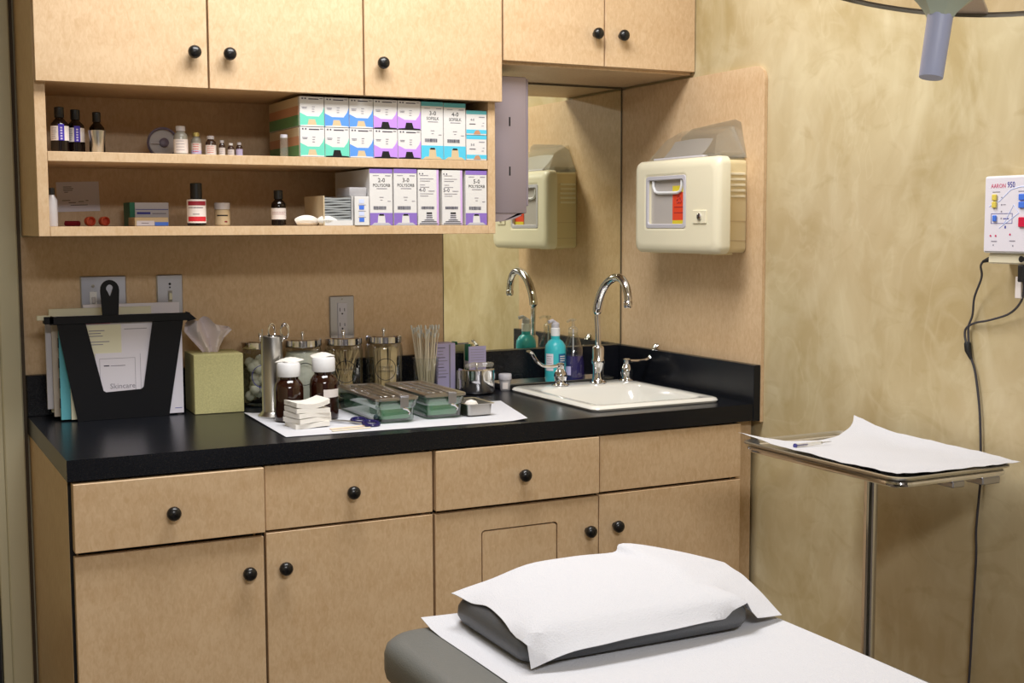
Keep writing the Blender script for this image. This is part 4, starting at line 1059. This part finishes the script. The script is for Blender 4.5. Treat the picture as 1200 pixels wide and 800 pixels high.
# vials
V = [(-1.290, -.245, .0150, .064, 'vialglass', 'whitegrey', 'whitelabel', 'largest clear glass vial with pale label beside the tape ring', 'vial'),
     (-1.254, -.235, .0110, .052, 'vialglass', 'gold', 'whitelabel', 'vial with gold cap and pink-striped label, second largest', 'vial'),
     (-1.223, -.240, .0115, .045, 'vialdark', 'whitegrey', 'whitelabel', 'dark stubby vial with pink print and grey cap', 'vial'),
     (-1.198, -.240, .0068, .036, 'vialdark', 'whitegrey', 'whitelabel', 'first of the three tiny vials, next to the stubby dark vial', 'vial'),
     (-1.178, -.240, .0070, .030, 'vialdark', 'white', 'whitelabel', 'shortest of the tiny vials, with white cap', 'vial'),
     (-1.159, -.240, .0070, .032, 'vialdark', 'whitegrey', 'lavender', 'tiny vial with greyish label at the right end of the vial row', 'vial')]
for i, (x, y, r, h, bmn, cm_, lm, lb, ct_) in enumerate(V):
    labs = [(-1.5, 1.5, .08, .55, lm)]
    if i in (1,): labs.append((-1.4, 1.4, .10, .24, 'lavender'))
    t, c, A = shelf_bottle(x, y, ZM, r, h, lb, 'vials on the upper shelf', .55, labs, True, bmn, cm_, .16, .72, 'vial', 'glass_vial')
    l = MB(); arc_lines(l, c, r+.0006, A-.7, A+.6, [ZM+h*(.18+.1*k) for k in range(4)], M['redl'] if i in (1, 2) else M['printgrey'], .0009 if i != 1 else .0014); l.build('printed_lines', t)
shelf_bottle(-1.0735, -.300, ZM, .0088, .048, 'slender clear empty vial before the coloured carton ends', 'vials on the upper shelf', .75, (), True, 'clearplastic', 'whitegrey', .14, .9, 'vial', 'glass_vial')
# lower shelf
t, c, A = shelf_bottle(-1.2605, -.25, ZL, .0205, .094, 'dark bottle with red and white label and ribbed black cap', labels=((-1.4, 1.4, .07, .62, 'whitelabel'), (-1.0, 1.2, .48, .58, 'redbrown'), (-1.0, 1.2, .11, .22, 'redl')), capw=.50, caph=.36, shoulder=.86)
l = MB()
arc_lines(l, c, .0211, A-.9, A+.9, [ZL+.094*v for v in (.42,)], M['print'], .0016); arc_lines(l, c, .0211, A-.4, A+.4, [ZL+.094*v for v in (.27,)], M['print'], .0012)
l = l.build('lettering', t)
t, c, A = shelf_bottle(-1.196, -.22, ZL, .0170, .052, 'small squat jar with pale screw cap and tan label', 'dark bottles on the open shelves', .82, ((-1.4, 1.4, .06, .58, 'boxbeige'),), True, 'boxbeige', 'whitegrey', .28, .84, 'jar', 'pill_jar')
l = MB(); arc_lines(l, c, .0176, A-.7, A+.8, [ZL+.022], M['printblack'], .003); arc_lines(l, c, .0176, A+.3, A+.7, [ZL+.008], M['redbrown'], .003); l.build('printed_lines', t)
t, c, A = shelf_bottle(-1.074, -.25, ZL, .0165, .080, 'dark bottle with white label alone in the middle of the lower shelf', labels=((-1.4, 1.4, .18, .50, 'whitelabel'),), capw=.5, caph=.24, shoulder=.72)
l = MB(); arc_lines(l, c, .0172, A-1.0, A+1.0, [ZL+.026, ZL+.03], M['redbrown'], .0008); l.build('printed_lines', t)
# boxes at left
t = thing('medicine_box', 'pale box with dark green end lying at the shelf back', 'box', (-1.34, -.10, ZL))
MB().box(-1.372, -1.297, -.135, -.06, ZL+.0003, 1.397, M['whitegrey'], .0006).build('carton', t)
MB().box(-1.3835, -1.3725, -.135, -.06, ZL+.0003, 1.397, M['green']).build('green_end', t)
l2 = MB(); l2.box(-1.371, -1.298, -.1356, -.1351, 1.3805, 1.382, M['printblue']); l2.box(-1.368, -1.338, -.1356, -.1351, 1.3705, 1.3755, M['printblue']); l2.box(-1.334, -1.303, -.1356, -.1351, 1.371, 1.3732, M['printgrey'])
l2.build('printed_lines', t)
t = thing('medicine_box', 'beige box with a blue corner in front of the green-ended box', 'box', (-1.353, -.19, ZL))
MB().box(-1.388, -1.315, -.215, -.140, ZL+.0003, 1.363, M['boxbeige'], .0006).build('carton', t)
l = MB(); l.box(-1.345, -1.3155, -.2156, -.2151, ZL+.001, ZL+.009, M['blue']); l.box(-1.384, -1.346, -.2154, -.2151, ZL+.001, ZL+.012, M['sheet']); l.box(-1.374, -1.358, -.2158, -.2155, ZL+.006, ZL+.0075, M['printgrey']); l.build('printed_lines', t)
# note taped on cabinet back
t = thing('handwritten_note', 'lavender handwritten note taped to the back of the lower shelf', 'note', (-1.474, -.004, 1.378))
T = Matrix.Translation((-1.4745, -.0034, 1.412)) @ Matrix.Rotation(-.03, 4, 'Y')
MB().box(-.047, .047, -.0006, 0, -.034, .034, M['sheet'], 0, T).build('note_sheet', t)
l = MB()
for u0, u1, v in ((-.032, -.014, .022), (-.032, -.010, .018), (-.032, -.012, .014), (-.030, -.022, .010), (-.036, -.018, -.009), (-.022, -.006, -.014), (0, .012, -.012), (.016, .022, -.010), (-.018, .020, -.020)):
    l.box(u0, u1, -.0009, -.0006, v, v+.0014, M['print'], 0, T)
l.build('handwriting', t)
# red ampoules and a clear item
for i, (x, y, lb) in enumerate(((-1.478, -.15, 'orange-red round stopper lying left on the lower shelf'), (-1.446, -.14, 'orange-red round stopper lying next to the green-ended box'))):
    q = MB(); q.lathe([(.008, 0), (.010, .002), (.0105, .016), (.0085, .018), (.008, .006), (0, .006)], (x, y-.008, ZL+.0112), M['orange'], 20, RX(PI/2) @ Matrix.Rotation(.3, 4, 'Y'))
    tag(q.build('rubber_stopper'), lb, 'stopper', 'orange stoppers on the lower shelf')
q = MB(); q.tube([(-1.520, -.12, ZL+.0065), (-1.494, -.14, ZL+.0065)], .006, M['redbrown'], 10); tag(q.build('dark_vial'), 'dark reddish tube lying under the lavender note', 'tube')
t = thing('plastic_bottle', 'frosted plastic bottle hugging the left side of the lower shelf', 'bottle', (-1.566, -.27, ZL))
MB().lathe([(.0105, .0005), (.011, .003), (.011, .055), (.006, .064), (.0055, .066)], (-1.5660, -.27, ZL), M['hazeplastic'], 18).build('bottle_body', t)
MB().lathe([(.006, .066), (.0062, .067), (.0062, .080), (0, .081)], (-1.5660, -.27, ZL), M['darkcap'], 14).build('cap', t)

# ================================================================== towel dispenser on the cabinet side
t = thing('towel_dispenser', 'stainless paper towel dispenser fixed to the cabinet side by the mirror', 'dispenser', (-.50, -.16, 1.36))
q = MB(); q.box(-.5562, -.4545, -.288, -.020, 1.372, 1.704, M['dispenser'], .003, None, 2); q.build('housing', t)
q = MB(); q.box(-.4543, -.449, -.2875, -.022, 1.39, 1.700, M['dispenser'], .002); q.build('front_cover', t)
for z in (1.595, 1.475):
    MB().box(-.5035, -.4995, -.2884, -.2878, z-.011, z+.011, M['hairline']).build('level_slot', t)
q = MB(); q.prism([(-.556, 1.372), (-.462, 1.372), (-.462, 1.380), (-.47, 1.366), (-.49, 1.358), (-.52, 1.353), (-.556, 1.350)], .285, .03, M['dispenser'], Matrix(((1, 0, 0, 0), (0, 0, -1, 0), (0, 1, 0, 0), (0, 0, 0, 1)))); q.build('dispensing_lip', t)

# ================================================================== sharps container
t = thing('sharps_container', 'ivory wall-mounted sharps cabinet with a clear hood and red label', 'container', (0, -.42, 1.27))
MX = Matrix(((0, 0, 1, 0), (1, 0, 0, 0), (0, 1, 0, 0), (0, 0, 0, 1)))  # (u,v,w)->(w,u,v): polygons in y,z extruded along x
def yz(mb, poly, x0, x1, m, smooth=False): return mb.prism(poly, x0, x1, m, MX, smooth)
q = MB(); loft(q, [[(x, y, z) for y, z in rrect(-.572, -.255, 1.274, 1.500, .012, 4)] for x in (-.001, -.078)], M['ivorydark']); q.build('body', t)
q = MB(); rs = []
Yc0, Yc1, Zc0, Zc1 = -.610, -.238, 1.272, 1.506
for x, g in ((-.076, .0), (-.098, 0), (-.106, .004), (-.110, .010), (-.1115, .018)):
    rs.append([(x, y, z) for y, z in rrect(Yc0+g, Yc1-g, Zc0+g, Zc1-g, .020, 6)])
# front cover with window opening: rings continue inwards to the window
wy0, wy1, wz0, wz1 = -.478, -.292, 1.330, 1.470
for g in (.021, .025): rs.append([(-.1120, y, z) for y, z in rrect(Yc0+g, Yc1-g, Zc0+g, Zc1-g, .016, 6)])
rs.append([(-.1120, y, z) for y, z in rrect(wy0-.003, wy1+.003, wz0-.003, wz1+.003, .011, 6)])
rs.append([(-.1120, y, z) for y, z in rrect(wy0, wy1, wz0, wz1, .010, 6)])
rs.append([(-.1085, y, z) for y, z in rrect(wy0+.005, wy1-.005, wz0+.005, wz1-.005, .008, 6)])
rs.append([(-.1085, y, z) for y, z in rrect(wy0+.014, wy1-.014, wz0+.012, wz1-.012, .004, 6)])
rs.append([(-.0980, y, z) for y, z in rrect(wy0+.014, wy1-.014, wz0+.012, wz1-.012, .004, 6)])
loft(q, rs, M['ivory'], True, False); q.build('front_cover', t)
MB().box(-.1005, -.0975, wy0+.0142, wy1-.0142, wz0+.0125, wz1-.0125, M['windowgrey']).build('inner_bin', t)
q = MB(); loft(q, [[(x, y, z) for y, z in rrect(wy0+.004+g, wy1-.004-g, wz0+.004+g, wz1-.004-g, .008, 5)] for x, g in ((-.1086, 0), (-.1115, .001), (-.1118, .009), (-.1086, .011))], M['whitegrey'], False, False); q.build('window_frame', t)
q = MB(); q.tube([(-.1045, -.322, 1.458), (-.1048, -.322, 1.440), (-.1048, -.330, 1.427), (-.1048, -.345, 1.4235), (-.1048, -.43, 1.4225), (-.1048, -.444, 1.427), (-.1048, -.449, 1.44), (-.1045, -.449, 1.456)], .0038, M['white'], 8); q.build('bin_handle', t)
q = MB(); q.box(-.1020, -.1007, -.463, -.405, 1.345, 1.440, M['sharplabel']); q.box(-.1024, -.1021, -.463, -.405, 1.424, 1.440, M['sharpyellow']); q.box(-.1024, -.1021, -.463, -.405, 1.345, 1.354, M['sharpyellow'])
# hazard trefoil-like mark in dark red strokes
for a in (PI/2, PI/2+2*PI/3, PI/2+4*PI/3):
    cy_, cz_ = -.434+.006*math.cos(a), 1.404+.006*math.sin(a)
    q.tube([(-.1024, cy_+.0048*math.cos(b_), cz_+.0048*math.sin(b_)) for b_ in [a-PI*.75+PI*1.5*k/8 for k in range(9)]], .0009, M['redbrown'], 4)
q.box(-.1024, -.1021, -.455, -.413, 1.386, 1.3875, M['redbrown']); q.box(-.1024, -.1021, -.455, -.413, 1.372, 1.3735, M['redbrown'])
q.build('hazard_label', t)
q = MB(); q.box(-.1150, -.1108, -.565, -.510, 1.345, 1.378, M['ivory'], .0015); lo = q.build('lock_plate', t)
q = MB(); q.lathe([(.0085, 0), (.0085, .003), (.006, .004), (0, .004)], (-.1152, -.540, 1.362), M['chrome'], 18, Matrix.Rotation(-PI/2, 4, 'Y')); q.box(-.1200, -.1193, -.5412, -.5388, 1.357, 1.367, M['printblack']); q.build('key_lock', lo)
# side louvres, both ends
for yy, s in ((-.572, -1), (-.255, 1)):
    for k in range(5):
        z = 1.408+k*.0135
        MB().box(-.058, -.006, min(yy, yy+s*.004), max(yy, yy+s*.004), z, z+.006, M['ivory'], .001).build('louvre', t)
    for z in (1.303, 1.350):
        MB().box(-.070, -.002, min(yy, yy+s*.0012), max(yy, yy+s*.0012), z, z+.0015, M['boxbeige']).build('rib', t)
# bottom feet
for a, b in ((-.33, -.28), (-.56, -.50)):
    MB().box(-.085, -.03, a, b, 1.2695, 1.2738, M['ivorydark'], .001).build('foot', t)
# yellow band and clear hood
q = MB(); q.box(-.074, -.0012, -.566, -.262, 1.5005, 1.517, M['clearplastic'], .002)
q.build('hood_base', t)
hood = []
def hp(x, y0_, y1_, z): return [(x, y0_, z), (x, y1_, z)]
hq = MB()
A_ = [(-.088, -.560, 1.506), (-.088, -.268, 1.506)]; B_ = [(-.052, -.520, 1.560), (-.052, -.300, 1.560)]; C_ = [(-.002, -.520, 1.585), (-.002, -.300, 1.585)]; D_ = [(-.002, -.572, 1.506), (-.002, -.256, 1.506)]
vs = [A_[0], A_[1], B_[0], B_[1], C_[0], C_[1], D_[0], D_[1]]
hq.add(vs, [[0, 1, 3, 2], [2, 3, 5, 4], [0, 2, 4, 6], [1, 7, 5, 3]], M['clearplastic'])
hq.build('clear_hood', t)
q = MB(); yz(q, [(-.573, 1.503), (-.255, 1.503), (-.300, 1.570), (-.345, 1.588), (-.525, 1.600), (-.548, 1.592)], -.0028, -.0006, M['clearplastic']); q.build('hood_back', t)
q = MB(); P = []
for i in range(9):
    s = i/8; row = []
    for j in range(9):
        v = j/8; row.append((-.082+.040*v+.004*math.sin(3*v), -.49+.165*s, 1.509+.046*v+.003*math.sin(PI*s)*v))
    P.append(row)
q.grid(P, M['hazeplastic'], .0025); q.box(-.092, -.076, -.52, -.30, 1.5063, 1.512, M['whitegrey'], .002)
lab(q.build('drop_tray', t), 'frosted tilting drop tray under the hood')

# ================================================================== electrosurgical unit on the right wall
UX = -.055
t = thing('electrosurgery_unit', 'white wall-mounted electrosurgery unit with coloured buttons', 'medical device', (-.02, -1.46, 1.28))
q = MB(); q.box(UX+.001, XW-.0005, -1.558, -1.362, 1.288, 1.430, M['white'], .004, None, 2); q.build('case', t)
MB().box(UX-.0006, UX+.0008, -1.554, -1.366, 1.292, 1.426, M['sheet']).build('faceplate', t)
q = MB(); q.box(UX+.010, XW-.001, -1.555, -1.366, 1.268, 1.2875, M['ivory'], .003); q.build('connector_panel', t)
xf = UX-.0007
FD = (0, -1, 0); FU = (0, 0, 1)
q = MB(); q.text('AARON', (xf-.0002, -1.379, 1.4110), .0112, FD, FU, M['magenta'], .0001, 'LEFT', .86); q.build('brand_lettering', t)
q = MB(); q.text('950', (xf-.0002, -1.4165, 1.4125), .0150, FD, FU, M['printblue'], .0002, 'LEFT', .78); q.build('model_number', t)
def btn(y, z, m, w=.0085, h_=.0115, nm='button'):
    MB().box(xf-.004, xf-.0001, y-w/2, y+w/2, z-h_/2, z+h_/2, m, .0012).build(nm, t)
btn(-1.389, 1.3905, M['yellow'], .0105); btn(-1.389, 1.3770, M['yellow'], .0105); btn(-1.3905, 1.3520, M['blue'], .0085)
btn(-1.452, 1.390, M['blue'], .014); btn(-1.452, 1.376, M['blue'], .014); btn(-1.455, 1.345, M['red'], .018, .018)
btn(-1.50, 1.390, M['blue'], .014); btn(-1.50, 1.376, M['blue'], .014)
q = MB()
for k, (y0_, y1_, z, hh) in enumerate(((-1.400, -1.383, 1.4005, .0014), (-1.406, -1.4035, 1.390, .0025), (-1.406, -1.4035, 1.377, .0025), (-1.414, -1.408, 1.377, .0012), (-1.406, -1.4035, 1.3645, .0025), (-1.406, -1.4035, 1.352, .0025), (-1.422, -1.409, 1.3515, .0016),
                                       (-1.416, -1.413, 1.336, .005), (-1.396, -1.383, 1.310, .0016), (-1.389, -1.387, 1.303, .003), (-1.438, -1.425, 1.311, .0016), (-1.434, -1.432, 1.302, .003), (-1.46, -1.442, 1.4005, .0014))):
    q.box(xf-.0004, xf, y0_, y1_, z-hh/2, z+hh/2, M['printblue'] if k in (6, 7) else M['printgrey'])
for (y0_, y1_, z0_, z1_) in ((-1.430, -1.381, 1.3605, 1.3612), (-1.430, -1.381, 1.3425, 1.3432), (-1.4300, -1.4293, 1.3425, 1.3612), (-1.3817, -1.381, 1.3425, 1.3612)):
    q.box(xf-.0004, xf, y0_, y1_, z0_, z1_, M['printblue'])
for (y, z) in ((-1.381, 1.320), (-1.393, 1.320), (-1.426, 1.3225)):
    q.lathe([(.002, 0), (.002, .0003), (0, .0003)], (xf-.0002, y, z), M['magenta'], 10, Matrix.Rotation(-PI/2, 4, 'Y'))
q.build('printed_marks', t)
q = MB()
for (P,) in (([(-1.376, 1.374), (-1.400, 1.384), (-1.425, 1.404), (-1.445, 1.4085), (-1.50, 1.410)],), ([(-1.410, 1.340), (-1.425, 1.365), (-1.432, 1.376), (-1.445, 1.362), (-1.40, 1.334)],)):
    q.tube([(xf+.0009, y, z) for y, z in P], .0016, M['bluefaint'], 6)
q.build('pale_blue_swirl', t)
q = MB(); q.lathe([(.0045, 0), (.0045, .008), (.006, .009), (0, .009)], (-.040, -1.447, 1.278), M['blackmat'], 12, Matrix.Rotation(-PI/2, 4, 'Y')); q.build('socket', t)
# cords
cd = thing('power_cord', 'grey forked cord hanging from the electrosurgery unit down the wall', 'cord', (-0.0015, -1.3, 0))
q = MB(); q.tube([(-.030, -1.388, 1.2775), (-.034, -1.375, 1.2775), (-.036, -1.36, 1.275), (-.035, -1.346, 1.271)], [.0062, .0062, .005, .0026], M['blackmat'], 10); q.build('plug', cd)
q = MB(); q.box(-.046, -.030, -1.450, -1.436, 1.236, 1.2675, M['blackmat'], .002); q.build('plug', cd)
w1 = [(-.035, -1.346, 1.271), (-.030, -1.336, 1.262), (-.015, -1.325, 1.24), (-0.0055, -1.300, 1.20), (0.0025, -1.289, 1.165), (0.0030, -1.279, 1.14), (0.0030, -1.282, 1.108)]
w2 = [(-.038, -1.443, 1.238), (-.035, -1.443, 1.228), (-.020, -1.425, 1.20), (-.004, -1.385, 1.174), (-0.0015, -1.335, 1.158), (0.0025, -1.296, 1.150), (0.0030, -1.2745, 1.139), (0.0030, -1.2705, 1.125), (0.0030, -1.275, 1.108)]
MB().tube(smoothpts(w1, 6), .0022, M['cord'], 8).build('wire', cd); MB().tube(smoothpts(w2, 6), .0022, M['cord'], 8).build('wire', cd)
MB().tube([(0.0030, -1.2775, 1.112), (0.0030, -1.278, 1.108), (0.0030, -1.280, 1.095), (0.0030, -1.286, 1.083), (0.0030, -1.289, 1.078)], [.005, .0068, .0066, .004, .0028], M['blackmat'], 10).build('splitter', cd)
w3 = [(0.0030, -1.289, 1.079), (0.0035, -1.300, 1.05), (0.0035, -1.313, .98), (0.0035, -1.319, .90), (0.0035, -1.321, .854), (0.0035, -1.317, .80), (0.0035, -1.313, .74), (0.0035, -1.315, .69), (0.0035, -1.311, .57), (0.0035, -1.306, .43), (-0.0055, -1.30, .25), (.0, -1.295, .06), (-.02, -1.30, .0045), (-.10, -1.33, .0045)]
MB().tube(smoothpts(w3, 8), .0024, M['cord'], 8).build('wire', cd)
q = MB(); q.box(-.030, -.022, -1.432, -1.418, 1.205, 1.245, M['whitelabel'], .001); q.build('paper_tag', cd)

# ================================================================== instrument stand
t = thing('instrument_stand', 'chrome pole stand with a rounded rectangular steel tray', 'stand', (-.20, -1.24, 0))
tx0, tx1, ty0, ty1, tz = -.328, -.052, -1.444, -.998, .900
def RT(g, z, r=.03): return [(x, y, z) for x, y in rrect(tx0-g, tx1+g, ty0-g, ty1+g, r, 8)]
q = MB(); loft(q, [RT(-.012, tz-.014), RT(-.004, tz-.012), RT(-.001, tz-.002), RT(.003, tz+.001), RT(.006, tz-.0005), RT(.0062, tz-.003), RT(.004, tz-.003), RT(.002, tz+.0), RT(-.002, tz-.004)][:6]+[RT(.002, tz+.0000), RT(-.003, tz-.004), RT(-.006, tz-.0105)], M['steel'])
q.build('tray', t)
q = MB(); P = [(x, y, tz-.0135) for x, y in rrect(tx0+.004, tx1-.004, ty0+.004, ty1-.004, .028, 8)]; q.tube(P, .0062, M['chrome'], 10, closed=True); q.build('support_ring', t)
px_, py_ = -.185, -1.222
q = MB(); q.tube([(px_, py_, .02), (px_, py_, tz-.030)], .0135, M['chrome'], 20); q.build('pole', t)
q = MB(); q.tube([(px_, py_, .0035), (px_, py_, .40)], .0165, M['chrome'], 20); q.build('pole_sleeve', t)
q = MB(); q.box(-.200, -.170, -1.445, -1.002, tz-.030, tz-.019, M['steeldull'], .002); q.box(-.125, -.080, -1.444, -1.402, tz-.032, tz-.0190, M['steeldull'], .002); q.build('support_bar', t)
q = MB()
for dx, dy in ((-.25, -.16), (-.25, .16), (.12, -.2), (.12, .2)):
    q2 = MB(); q2.tube([(px_, py_, .035), (px_+dx*.6, py_+dy*.6, .03), (px_+dx*.7, py_+dy*.7, .012)], .009, M['chrome'], 10); q2.build('leg', t)
# drape paper on tray
def Hs(s, qv): return 0
P = []
ctrl = [[(-.305, -.955, .909), (-.315, -1.10, .9045), (-.322, -1.25, .9040), (-.322, -1.36, .9045), (-.312, -1.430, .905)],
        [(-.250, -1.040, .900), (-.250, -1.12, .8985), (-.250, -1.25, .8985), (-.250, -1.36, .8985), (-.245, -1.440, .9045)],
        [(-.155, -1.065, .901), (-.155, -1.13, .8990), (-.155, -1.25, .8985), (-.155, -1.36, .8985), (-.150, -1.446, .9045)],
        [(-.085, -1.048, .918), (-.078, -1.13, .902), (-.078, -1.25, .8995), (-.078, -1.36, .900), (-.085, -1.448, .9050)],
        [(-.048, -1.018, .936), (-.044, -1.12, .917), (-.036, -1.25, .911), (-.030, -1.36, .907), (-.030, -1.446, .903)]]
def patch(ctrl, n=5):
    rows = [smoothpts(r, n) for r in ctrl]; cols = list(zip(*rows))
    return [smoothpts(c, n) for c in cols]
G = patch(ctrl, 6)
for i, r in enumerate(G):
    for j, p in enumerate(r): p.z += .0012*math.sin(i*.8)*math.sin(j*.6+1)+.0006*math.sin(i*2.1+j*1.7)
tag(MB().grid(G, M['paper'], .0005).build('tray_liner'), 'white paper liner with raised corner on the steel instrument tray', 'paper')
q = MB(); a = Vector((-.285, -1.118, .9045)); b = Vector((-.190, -1.112, .9045)); d = (b-a)
q0 = thing('syringe', 'slim clear syringe lying on the paper of the instrument tray', 'syringe', a)
MB().tube([a, a+d*.70], .0036, M['clearplastic'], 10).build('barrel', q0)
MB().tube([a-d*.06, a-d*.03], .0048, M['amberliq'], 10).build('plunger', q0)
MB().tube([a-d*.03, a+d*.3], .0016, M['amberliq'], 6).build('plunger_rod', q0)
MB().tube([a+d*.70, a+d*.76, a+d*.98], [.002, .001, .0006], M['steel'], 6).build('needle', q0)

# ================================================================== exam table
TZ = .757
t = thing('exam_table', 'grey vinyl padded exam table in the foreground', 'table', (-.995, -2.2, 0))
ex0, ex1, ey0, ey1 = -1.290, -.712, -3.02, -1.395
def RE(g, z, r): return [(x, y, z) for x, y in rrect(ex0+g, ex1-g, ey0+g, ey1-g, r, 8)]
q = MB(); loft(q, [RE(.012, TZ-.062, .05), RE(.003, TZ-.055, .055), RE(0, TZ-.045, .06), RE(0, TZ-.020, .06), RE(.003, TZ-.010, .058), RE(.010, TZ-.003, .055), RE(.022, TZ, .05)], M['vinyl']); q.build('cushion', t, 60)
MB().box(ex0+.025, ex1-.025, ey0+.03, ey1-.03, TZ-.10, TZ-.0625, M['blackmat'], .004).build('frame', t)
MB().box(ex0+.05, ex1-.05, ey0+.3, ey1-.12, .06, TZ-.101, M['vinyldark'], .01).build('pedestal', t)
MB().box(ex0+.07, ex1-.07, ey0+.34, ey1-.16, .001, .0595, M['blackmat'], .004).build('plinth', t)
# paper roll sheet on the table
P = []
NX, NY = 16, 44
for i in range(NX+1):
    row = []
    for j in range(NY+1):
        s, v = i/NX, j/NY
        x = -1.214+.478*s; y = -1.398-1.55*v
        z = TZ+.0012+.0012*math.sin(3.1*s+5*v)**2 + (.010*max(0, .03-v)/.03*(1-s)**2)
        x += .004*math.sin(9*v); row.append((x, y-.0*s, z))
    P.append(row)
tag(MB().grid(P, M['paper'], .0006).build('table_paper'), 'white paper strip running along the grey exam table', 'paper')
# pillow
pz = TZ+.0050
q = MB(); hx0, hx1, hy0, hy1 = -1.172, -.800, -1.652, -1.412
def RP(g, z, r=.03): return [(x, y, z) for x, y in rrect(hx0+g, hx1-g, hy0+g, hy1-g, r, 8)]
rings = [RP(.014, pz, .03), RP(.004, pz+.005, .03), RP(0, pz+.014, .03), RP(.001, pz+.026, .03), RP(.006, pz+.036, .03), RP(.016, pz+.043, .03), RP(.040, pz+.050, .03), RP(.075, pz+.055, .02), RP(.105, pz+.057, .012)]
loft(q, rings, M['vinyldark'])
tag(q.build('pillow', None, 60), 'flat dark grey vinyl pillow at the head of the exam table', 'pillow')
def pillow_top(x, y):
    d = min(x-hx0, hx1-x, y-hy0, hy1-y)
    if d < -.004: return -1
    d = max(d, 0)
    prof = [(0, .020), (.001, .026), (.006, .036), (.016, .043), (.040, .050), (.075, .055), (.105, .057), (1, .057)]
    for (g0, z0_), (g1, z1_) in zip(prof, prof[1:]):
        if g0 <= d <= g1: return pz+z0_+(z1_-z0_)*(d-g0)/(g1-g0)
    return -1
# paper over pillow: rows left->right, columns back->front
ctrl = [[(-1.178, -1.428, .8075), (-1.166, -1.47, .8035), (-1.160, -1.52, .8075), (-1.168, -1.585, .8040), (-1.1690, -1.660, .7665)],
        [(-1.120, -1.420, .8160), (-1.112, -1.48, .8190), (-1.108, -1.55, .8200), (-1.105, -1.61, .8120), (-1.108, -1.668, .7830)],
        [(-1.045, -1.410, .8290), (-1.035, -1.48, .8290), (-1.035, -1.55, .8250), (-1.035, -1.61, .8160), (-1.045, -1.668, .7860)],
        [(-.965, -1.405, .8310), (-.960, -1.48, .8300), (-.955, -1.55, .8260), (-.955, -1.61, .8160), (-.960, -1.664, .7870)],
        [(-.888, -1.405, .8275), (-.880, -1.48, .8280), (-.875, -1.55, .8240), (-.870, -1.61, .8120), (-.880, -1.658, .7860)],
        [(-.866, -1.400, .8380), (-.845, -1.48, .8290), (-.840, -1.55, .8220), (-.835, -1.60, .8090), (-.838, -1.650, .7830)],
        [(-.776, -1.420, .8200), (-.780, -1.48, .8160), (-.782, -1.54, .8100), (-.790, -1.590, .7980), (-.800, -1.645, .7760)],
        [(-.705, -1.450, .7990), (-.715, -1.490, .7990), (-.722, -1.530, .7960), (-.728, -1.580, .7830), (-.733, -1.630, .7665)]]
G = patch(ctrl, 5)
for i, r in enumerate(G):
    for j, p in enumerate(r): p.z += .0010*math.sin(i*.9+j*.3)*math.sin(j*.5+1)+.0022*math.exp(-((i-17)/1.2)**2)*math.exp(-((j-9)/6)**2)
for r in G:
    for p in r: p.z = max(p.z, pillow_top(p.x, p.y)+.0035)
tag(MB().grid(G, M['paper'], .0007).build('pillow_cover'), 'white paper towel draped over the grey pillow', 'paper')

# ================================================================== surgical lamp
hc = Vector((-.584, -1.75, 1.545)); ax = Vector((.20, 0.03, 1)).normalized()
zq = ax; xq = Vector((1, 0, 0)); xq = (xq-zq*xq.dot(zq)).normalized(); yq = zq.cross(xq)
LT = Matrix((xq, yq, zq)).transposed().to_4x4(); LT.translation = hc
t = thing('surgical_lamp', 'round ceiling-hung surgical lamp head with a grip handle', 'lamp', hc)
def lth(prof, m, seg=32, nm='part', c=(0, 0, 0), caps=True):
    q = MB(); q.lathe(prof, (0, 0, 0), m, seg, LT @ Matrix.Translation(c), caps); return q.build(nm, t)
lth([(.0160, 0), (.0165, .001), (.0175, .085), (.0175, .092)], M['lamphandle'], 28, 'handle')
lth([(.0190, .086), (.022, .092), (.034, .106), (.072, .140), (.076, .183)], M['lampgrey'], 6, 'handle_mount')
RR = .285
lth([(RR-.002, .179), (RR+.003, .180), (RR+.0045, .183), (RR+.003, .186), (RR-.002, .187)], M['lamprim'], 72, 'rim', caps=False)
lth([(RR-.003, .183), (.05, .184)], M['lampdish'], 64, 'clear_cover', caps=False)
for dg in (40, 85, 150, 243, -30):
    q = MB(); q.prism([(.060, -.020), (.281, -.040), (.2835, 0), (.281, .040), (.060, .020)], .1850, .1900, M['white'], LT @ RZ(math.radians(dg))); q.build('lens_panel', t)
lth([(.07, .1905), (.07, .205), (.05, .215), (0, .215)], M['lampgrey'], 40, 'lamp_body')
q = MB(); top = LT @ Vector((0, 0, .2145)); q.tube([top, top+Vector((0, 0, .06)), Vector((top.x, top.y, 1.95)), Vector((top.x+.0, top.y, 2.4995))], .018, M['lampgrey'], 14); q.build('drop_arm', t)
